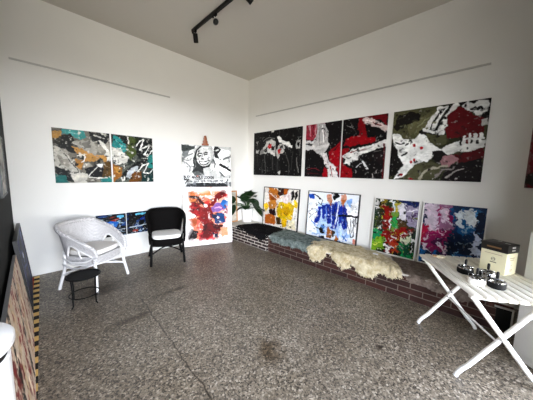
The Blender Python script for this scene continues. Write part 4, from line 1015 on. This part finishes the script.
# ------------------------------------------------------------------ wicker armchairs
def wicker_chair(label, loc, rz, wick, cane, cush, s=(1, 1, 1), armw=.15, flare=1.0, zt=.795, drp=.17, rim_r=.028, gk=.45, splay=.036, hoops=0):
    t = thing('wicker_armchair', label, 'armchair', loc, (0, 0, rz), 'wicker armchairs'); t.scale = s
    SH = .40; hw = .245; fy = -.235; by = .245           # front is local -Y
    def plan(u, out=0.0):                                 # u 0..1 from left front round the back to right front
        a = u * 2 - 1; sgn = 1 if a >= 0 else -1; k = abs(a)
        if k > .58:
            q = (k - .58) / .42; x = sgn * (hw + .035 - .03 * q ** 2); y = .02 + (fy - .03 - .02) * q
        else:
            th = k / .58 * PI / 2; x = sgn * (hw + .035) * math.sin(th) ** .8 if k else 0; y = .02 + (by + .03 - .02) * math.cos(th) ** .8
        f = 1 + out
        return x * f, y * f
    def top(u):
        k = abs(u * 2 - 1)
        z = zt - drp * (max(0, k - .25) / .75) ** 1.15
        if k > .93: z -= .05 * ((k - .93) / .07) ** 2
        return z
    def bot(u):
        k = abs(u * 2 - 1)
        q = min(1, max(0, (k - gk) / .12)); q = q * q * (3 - 2 * q)
        return (SH + .02) * (1 - q) + (top(u) - armw) * q
    sh = MB()
    def f(u, v):
        z0, z1 = bot(u), top(u); z = z0 + (z1 - z0) * v
        x, y = plan(u, .16 * flare * max(0, (z - SH) / .4) ** 1.4); return (x, y, z)
    sh.grid(f, 49, 8); sh.build('woven_back', wick, t, solid=.014)
    rim = [f(i / 48, 1) for i in range(49)]
    l, r_ = rim[0], rim[-1]
    def drop(p, sx): return [(sx * (hw + .012), fy + .005, SH - .05), (sx * (hw + .02), fy - .012, (SH - .05) * .5 + p[2] * .5), (p[0], p[1] - .006, p[2] - .03)]
    path = drop(l, -1) + rim + drop(r_, 1)[::-1]
    MB().tube(path, [.019] * 4 + [rim_r] * len(rim) + [.019] * 4, 10).build('rolled_rim', wick, t)
    MB().tube([f(i / 48, 0) for i in range(49)], .012, 8).build('lower_rail', cane, t)
    # woven seat box
    seat = MB()
    def sk(u, v):
        a = u * 2 * PI; c, q = math.cos(a), math.sin(a)
        k = (abs(c) ** 5 + abs(q) ** 5) ** (-.2)
        z = SH - .10 * v * (1 + .06 * math.cos(4 * a)); return (c * k * hw * (1 - .04 * v), .005 + q * k * .24 * (1 - .04 * v), z)
    seat.grid(sk, 48, 5, True); seat.build('woven_seat', wick, t, solid=.012)
    MB().grid(lambda u, v: (sk(u, 0)[0] * v * .985, (sk(u, 0)[1] - .005) * v * .985 + .005, SH - .004), 48, 4, True).build('seat_panel', wick, t)
    MB().tube([sk(i / 48, 1) for i in range(48)], .011, 8, True).build('seat_hoop', cane, t)
    cu = MB()
    def cf(u, v):
        a = u * 2 * PI; c, q = math.cos(a), math.sin(a); k = (abs(c) ** 4 + abs(q) ** 4) ** (-.25)
        ph = (v - .5) * PI; rr = .93 + .07 * math.cos(ph); flat = math.sin(ph)
        if v in (0, 1): rr = 0
        elif v < .3 or v > .7: rr *= min(1, abs(math.cos(ph)) * 1.6 + .12)
        return (c * k * .228 * rr, -.008 + q * k * .225 * rr, SH + .034 + .032 * (1 if flat > 0 else -1) * abs(flat) ** .7)
    cu.grid(cf, 48, 13, True); cu.build('seat_cushion', cush, t)
    for sx in (-1, 1):
        MB().tube([(sx * (hw - .005), fy + .01, SH - .01), (sx * hw, fy + .0, .22), (sx * (hw + splay), fy - splay + .005, .012), (sx * (hw + splay + .001), fy - splay + .004, 0)], [.018, .019, .02, .018], 10).build('leg', cane, t)
        MB().tube([(sx * (hw - .02), by - .03, SH + .05), (sx * (hw - .015), by - .02, .24), (sx * (hw + .03), by + .03, .012), (sx * (hw + .031), by + .031, 0)], [.018, .019, .02, .018], 10).build('leg', cane, t)
        MB().tube([(sx * (hw + .008), fy + .0, .17), (sx * (hw - .004), 0, .205), (sx * (hw + .005), by, .17)], .011, 8).build('stretcher', cane, t)
    MB().tube([(-hw - .006, fy + .0, .18), (-.1, -.08, .225), (0, 0, .235), (.1, .08, .225), (hw, by - .01, .18)], .011, 8).build('stretcher', cane, t)
    MB().tube([(hw + .006, fy + .0, .18), (.1, -.08, .222), (0, 0, .232), (-.1, .08, .222), (-hw, by - .01, .18)], .011, 8).build('stretcher', cane, t)
    for h in range(hoops):
        for sx in (-1, 1):
            z = SH - .05 - h * .065; k = 1 + .03 * h
            MB().tube([(sx * (hw - .005), fy + .03, z + .03), (sx * (hw + .03) * k, -.12, z), (sx * (hw + .045) * k, .05, z - .01), (sx * (hw + .02) * k, .2, z + .02), (sx * (hw - .05), by + .01, z + .04)], .01, 8).build('side_hoop', cane, t)
    # arm posts at mid side closing the open gap
    for sx in (0, 1):
        for u in (.16, .30):
            uu = 1 - u if sx else u
            p0 = f(uu, 0); MB().tube([(p0[0] * .86, p0[1] * .9, SH - .02), (p0[0] * .97, p0[1] * .97, (SH + p0[2]) / 2), p0], .009, 8).build('arm_post', cane, t)
    return t
wicker_chair('white wicker armchair with a pale cushion, facing the small black stool', (-3.048, -.678, 0), math.atan2(.314, .394), M['wick_w'], M['cane_w'], M['cush_g'], (.9, .88, 1), .105, 1.9, .745, .265, .024, .45, .036, 2)
wicker_chair('black wicker armchair with a white seat cushion, left of the easel', (-2.105, -.53, 0), math.atan2(-.143, .439), M['wick_b'], M['cane_b'], M['cush_w'], (.9, .92, .95), .075, .55, .815, .19, .024, .36, .012)

# ------------------------------------------------------------------ little wire stool
t = thing('stool', 'small round black metal stool in front of the white armchair', 'stool', (-3.225, -1.155, 0), (0, 0, .3))
SZ = .30; R = .142
MB().tube([(R * math.cos(a * PI / 20), R * math.sin(a * PI / 20), SZ) for a in range(40)], .009, 8, True).build('top_ring', M['black'], t)
MB().lathe([(0, SZ - .004), (R - .004, SZ - .002), (R - .004, SZ - .010), (0, SZ - .012)]).build('seat', M['blackmatt'], t)
MB().tube([(.128 * math.cos(a * PI / 20), .128 * math.sin(a * PI / 20), .10) for a in range(40)], .005, 8, True).build('lower_ring', M['black'], t)
for k in range(4):
    a = k * PI / 2 + .35; c, q = math.cos(a), math.sin(a)
    MB().tube([(R * .98 * c, R * .98 * q, SZ + .004), (.13 * c, .13 * q, .14), (.132 * c, .132 * q, .02), (.15 * c, .15 * q, 0.004)], .0065, 8).build('leg', M['black'], t)

# ------------------------------------------------------------------ slatted folding table (local x along the slats)
TA = math.radians(33.305); TL, TW, TZ = .81, .575, .67
tA = Vector((-1.005, -3.656, 0)); tu = Vector((math.cos(TA), math.sin(TA), 0)); tn = Vector((math.sin(TA), -math.cos(TA), 0))
def tP(e1, e2, z=0): q = tA + tu * e1 + tn * e2; return (q.x, q.y, z)
t = thing('folding_table', 'white slatted folding table with crossed legs at the right', 'table', tP(-TL / 2, TW / 2), (0, 0, TA))
ns = 10; sw = TW / ns
rc = .035
for k in range(ns):
    y = TW / 2 - (k + .5) * sw; cut = .02 if k in (0, ns - 1) else 0
    MB().box((0, y, TZ - .009), (TL - cut * 2, sw - .013, .018), bev=.004).build('slat', M['slat'], t)
for x in (-TL / 2 + .07, TL / 2 - .07): MB().box((x, 0, TZ - .03), (.03, TW - .03, .022), bev=.003).build('cross_batten', M['white'], t)
fz = TZ - .045
for x, dx in ((TL / 2 - .05, 1), (-TL / 2 + .16, -1)):
    for sg, off in ((1, .0), (-1, .026)):
        a = (x + off * dx, sg * (TW / 2 - .015), 0); y0 = sg * (TW / 2 - .045)
        pts = [(x + off * dx, sg * (TW / 2 - .045), .0), (x + off * dx, sg * (TW / 2 - .05), .02), (x + off * dx, sg * (TW / 2 - .075), .055), (x + off * dx, sg * (TW / 2 - .115), .095), (x + off * dx, -sg * (TW / 2 - .06), fz)]
        MB().tube(pts, .0155, 12).build('leg', M['white'], t)
    MB().tube([(x - .02 * dx * 0 - .016, 0, .345), (x + .042 * dx, 0, .345)], .007, 8).build('pivot_bolt', M['chrome'], t)
for sg, z in ((1, .2),):
    MB().tube([(TL / 2 - .05, .03, .30), (-TL / 2 + .16, .03, .30)], .007, 8).build('cross_bar', M['white'], t)

# things on the table
box = thing('carton_box', 'cream carton with a black lid standing on the slatted table', 'box', tP(-.348, .447, TZ), (0, 0, 0))
bd = Vector(tP(-.404, .426)) - Vector(tP(-.265, .346)); ang = math.atan2(bd.y, bd.x)
box.rotation_euler = (0, 0, ang)
BL_, BD_, BH_, LH_ = bd.length, .135, .168, .062
# local x along the broad face (viewer's left to right), local y away from the viewer
c0 = Vector(tP(-.265, .346)) + bd / 2
away = Vector((-bd.y, bd.x, 0)).normalized()
box.location = (c0.x + away.x * BD_ / 2, c0.y + away.y * BD_ / 2, TZ)
MB().box((0, 0, BH_ / 2), (BL_, BD_, BH_), bev=.0015).build('carton', M['cream'], box)
MB().box((0, 0, BH_ + LH_ / 2), (BL_ + .006, BD_ + .006, LH_), bev=.002).build('lid', M['lid'], box)
fy = -BD_ / 2 - .0007
m = MB().tube([(.012 * math.cos(a * PI / 12), 0, .012 * math.sin(a * PI / 12)) for a in range(24)], .0014, 6, True)
m.box((0, 0, 0), (.024, .001, .003)); m.build('emblem', M['ink'], box, loc=(.002, fy, .105))
MB().box((0, 0, 0), (.04, .001, .006)).build('print_line', M['ink'], box, smooth=False, loc=(.004, fy, .08))
MB().box((0, 0, 0), (.09, .001, .012)).build('lid_print', M['gold'], box, smooth=False, loc=(0, fy - .003, BH_ + .03))
MB().box((0, 0, 0), (.11, .001, .0025)).build('print_line', M['gold'], box, smooth=False, loc=(0, fy, .145))
for z, h in ((.043, .012), (.021, .009)): MB().box((0, 0, 0), (.001, .04, h)).build('side_label', M['silver'], box, smooth=False, loc=(BL_ / 2 + .0037, .0, BH_ + z))
for x, y, w in ((-.02, .035, .022), (.045, 0, .03)): MB().box((0, 0, 0), (w, .015, .001)).build('oblong', M['silver'], box, smooth=False, loc=(x, y, BH_ + LH_ + .0006))  # two small silver oblongs lying on the lid top
for z, w in ((.13, .06), (.115, .045), (.075, .012), (.04, .03), (.03, .03)): MB().box((0, 0, z), (.001, w, .0035)).build('side_print', M['gold'], box, smooth=False, loc=(BL_ / 2 + .0005, 0, 0))

def ashtray(label, e1, e2, body, r=.06, open_=0):
    t = thing('ashtray', label, 'ashtray', tP(e1, e2, TZ), (0, 0, random.uniform(0, 3)), 'push-down ashtrays on the slatted table'); t.scale = (1, 1, 1.35)
    MB().lathe([(0, 0), (r * .9, 0), (r, .006), (r, .026), (r * .96, .031), (r * .9, .031), (r * .9, .01), (0, .01)]).build('bowl', body, t)
    MB().lathe([(r * .985, .0305), (r * .97, .0355), (r * .9, .0365), (r * .86, .033), (r * .86, .026)]).build('rim_band', M['chrome'], t)
    MB().lathe([(0, .022), (r * .5, .020), (r * .83, .028), (r * .83, .030), (r * .5, .024), (.012, .030), (0, .032)]).build('spin_plate', M['chrome'], t)
    MB().lathe([(.005, .028), (.005, .05)]).build('stem', M['chrome'], t)
    MB().lathe([(0, .048), (.0075, .048), (.0085, .055), (.0085, .075), (.006, .08), (0, .081)], n=16).build('knob', M['black'], t)
    for k in range(3):
        a = k * 2 * PI / 3; MB().box((r * .68 * math.cos(a), r * .68 * math.sin(a), .036), (r * .44, .022, .008), a, .002).build('cigarette_rest', M['chrome'], t)
    return t
ashtray('black and chrome ashtray at the left, furthest from the cream carton', -.412, .165, M['blackmatt'], .05)
ashtray('white ashtray with a black knob at the front of the table', -.595, .132, M['white'], .0485)
ashtray('chrome ashtray closest to the cream carton front', -.472, .275, M['chrome'], .05)
ashtray('black and chrome ashtray at the right, near the table edge', -.632, .226, M['blackmatt'], .048)
t = thing('card', 'small tan and ivory cards lying at the far left corner of the slatted table', 'card', tP(-.06, .15, TZ), (0, 0, TA - .5))
MB().box((0, 0, .003), (.05, .09, .006), .1).build('card_stack', M['tan'], t, smooth=False)
MB().box((-.015, -.02, .0085), (.045, .06, .005), -.15).build('top_card', M['card'], t, smooth=False)

# white display plinth
pd = Vector((-.66, -.75, 0)).normalized(); pa = math.atan2(pd.y, pd.x)
pn = Vector((-pd.y, pd.x, 0))
if pn.x < 0: pn = -pn
pc = Vector((-.952, -4.344, 0)) + pd * .2 + pn * .2
t = thing('plinth', 'tall white display plinth at the right edge behind the table', 'plinth', (pc.x, pc.y, 0), (0, 0, pa))
MB().box((0, 0, .52), (.4, .4, .96), bev=.004).build('body', M['plinth'], t); MB().box((0, 0, .02), (.38, .38, .04)).build('base', M['plinth'], t)

# ------------------------------------------------------------------ ceiling track with spotlights
t = thing('track_light', 'black ceiling track with small black spotlights', 'light', (-1.757, -.80, CE))
MB().box((0, -1.5, -.0225), (.036, 3.0, .035), bev=.003).build('track', M['black'], t)
MB().box((0, -.03, -.003), (.03, .05, .006)).build('end_mount', M['white'], t)
def spot(y, d):
    d = Vector(d).normalized(); sp = thing_part = MB()
    h = MB().box((0, y, -.052), (.032, .09, .025), bev=.004).build('adapter', M['black'], t)
    c = Vector((.02, y, -.12))
    MB().tube([(0, y, -.06), (.004, y, -.1), c], .006, 8).build('swivel_arm', M['rail'], t)
    x = d.cross(Vector((0, 0, 1))).normalized()
    rot = d.to_track_quat('Z', 'Y').to_matrix().to_4x4()
    hd = MB().lathe([(0, -.05), (.03, -.05), (.033, -.045), (.033, .062), (.029, .065), (.027, .05), (0, .045)], n=24).xf(Matrix.Translation(c) @ rot).build('spot_head', M['black'], t)
spot(-.05, (.25, .25, -.9)); spot(-.565, (-.45, -.75, -.4)); spot(-1.19, (.8, -.2, -.5)); spot(-1.7, (.5, .5, -.7)); spot(-2.4, (.8, 0, -.6))

# ------------------------------------------------------------------ left side: leaning canvases, kilim, bin
rug = thing('runner_rug', 'red woven runner with yellow and black checked border along the dark wall', 'rug', (-3.545, -.035, 0), (0, 0, -.0275))
MB().box((-.09, -1.4, .004), (.1, 2.8, .008)).build('field', M['redrug'], rug, smooth=False)
ck = MB().grid(lambda u, v: (-.05 + .05 * v, -2.85 * u, .0085), 39, 2)
for k, f in enumerate(ck.bm.faces): f.material_index = k % 2
ck.build('checked_border', [M['yellowrug'], M['blackrug']], rug, smooth=False, solid=.004)
p = Paint(.98, .69, '#0f1122', 18, 100)
p.f('#18256a', 4, .47).f('#10121c', 7, .55).f('#6a7aa0', 10, .66, ax=.6).b(.45, .35, .08, .07, '#c8cce0', rag=.8).s([(.3, .5), (.7, .6)], .04, '#4a5688', .9).f('#7a3a4a', 8, .7).s([(.1, .2), (.5, .3)], .05, '#36426e', .8)
framed(p, 'dark blue canvas in a black frame leaning on the dark wall nearest the white wall', (-3.61, -.56, .028), PI / 2, math.asin(.06 / .70), M['frameblack'], .014, .03, 'paintings leaning on the dark side wall')
p = Paint(1.76, .61, '#c9b8a4', 19, 130)
p.f('#dccdb8', 4, .5).f('#7a2a2a', 6, .6).f('#c4b6a4', 7, .62)
for k in range(9):
    x = .08 + k * .115; c = ('#7c2428', '#2a2626', '#c8b494', '#8e2c2c', '#3a3030', '#c2a888', '#7c2428', '#d0c2ae', '#2c2626')[k]
    p.s([(x + .12, .0), (x + .02, .45), (x - .1, 1)], .10 + .03 * (k % 3), c, .9, dry=.42)
p.f('#8e2c2c', 9, .66).f('#d6c8b4', 12, .68)
hung('canvas_painting', p, 'red, beige and black canvas leaning on the dark wall beside the white bin', (-3.612, -1.995, .014), PI / 2, .02, '#8b8a8a', .118, 'paintings leaning on the dark side wall')
p = Paint(.55, .5, '#bdbbb6', 20, 60); p.f('#8b8985', 5, .5).f('#4a4846', 9, .62).f('#e8e6e0', 6, .6)
framed(p, 'grey and white framed picture hung on the dark side wall', (XS + .016, -1.0, 1.16), PI / 2, 0, M['frameblack'], .014, .015, None)
bn = thing('waste_bin', 'white round lidded bin cut off by the lower left corner', 'bin', (-3.768, -3.06, 0))
bn.scale = (1, 1, 1.045)
MB().lathe([(0, 0), (.125, 0), (.13, .01), (.138, .77), (.128, .78), (0, .78)], n=48).build('body', M['binwhite'], bn)
MB().lathe([(.131, .775), (.136, .795), (.131, .81)], n=48).build('dark_ring', M['black'], bn)  # black ring between the body and the lid
MB().lathe([(.10, .808), (.149, .808), (.151, .813), (.151, .83), (.147, .835), (.10, .846), (0, .852)], n=48).build('lid', M['binwhite'], bn)

# ------------------------------------------------------------------ daylight and camera
w = bpy.data.worlds.new('World'); scn.world = w; w.use_nodes = True
wt = w.node_tree; bg = wt.nodes['Background']
tc = N(wt, 'ShaderNodeTexCoord'); sp = N(wt, 'ShaderNodeSeparateXYZ'); wt.links.new(tc.outputs['Generated'], sp.inputs[0])
mr = N(wt, 'ShaderNodeMapRange'); wt.links.new(sp.outputs[2], mr.inputs[0])
mr.inputs[1].default_value = -1; mr.inputs[2].default_value = 1; mr.inputs[3].default_value = 0; mr.inputs[4].default_value = 1
wt.links.new(ramp(wt, mr.outputs[0], [(0, '#56544f'), (.49, '#66645f'), (.51, '#e8eaee'), (.545, '#e4e8ee'), (.60, '#a6aebc'), (.68, '#8790a0'), (1, '#8790a0')]), bg.inputs['Color'])
bg.inputs['Strength'].default_value = 80.0
L = bpy.data.lights.new('window daylight portal', 'AREA'); L.shape = 'RECTANGLE'; L.size = WX1 - WX0; L.size_y = OZ - WZ0
L.cycles.is_portal = True
lo = bpy.data.objects.new('window_daylight', L); col.objects.link(lo)
lo.location = ((WX0 + WX1) / 2, YW - .12, (WZ0 + OZ) / 2); lo.rotation_euler = (PI / 2, 0, 0)
L2 = bpy.data.lights.new('added low opening portal', 'AREA'); L2.shape = 'RECTANGLE'; L2.size = LX1 - LX0; L2.size_y = LZ1 - LZ0  # portal for the added low opening
L2.cycles.is_portal = True
lo2 = bpy.data.objects.new('added_low_daylight', L2); col.objects.link(lo2)
lo2.location = ((LX0 + LX1) / 2, YF - .12, (LZ0 + LZ1) / 2); lo2.rotation_euler = (PI / 2, 0, 0)
cam = bpy.data.cameras.new('Camera'); co = bpy.data.objects.new('Camera', cam); col.objects.link(co)
cam.sensor_width = 36; cam.sensor_fit = 'HORIZONTAL'; cam.lens = 232.965 / 533 * 36; cam.clip_start = .02
f_, yaw, pitch, roll = 232.965, 0.793860, 0.117630, 0.021453
fw = Vector((math.cos(pitch) * math.sin(yaw), math.cos(pitch) * math.cos(yaw), -math.sin(pitch)))
rr = fw.cross(Vector((0, 0, 1))).normalized(); uu = rr.cross(fw)
r2 = rr * math.cos(roll) + uu * math.sin(roll); u2 = uu * math.cos(roll) - rr * math.sin(roll)
m = Matrix((r2, u2, -fw)).transposed().to_4x4(); m.translation = Vector((-3.5494, -4.1280, 1.4)); co.matrix_world = m
scn.camera = co
scn.view_settings.view_transform = 'Standard'; scn.view_settings.look = 'None'
scn.view_settings.exposure = 0.0; scn.view_settings.gamma = 1.0; scn.view_settings.use_curve_mapping = False
scn.cycles.max_bounces = 10; scn.cycles.diffuse_bounces = 6; scn.cycles.use_denoising = True
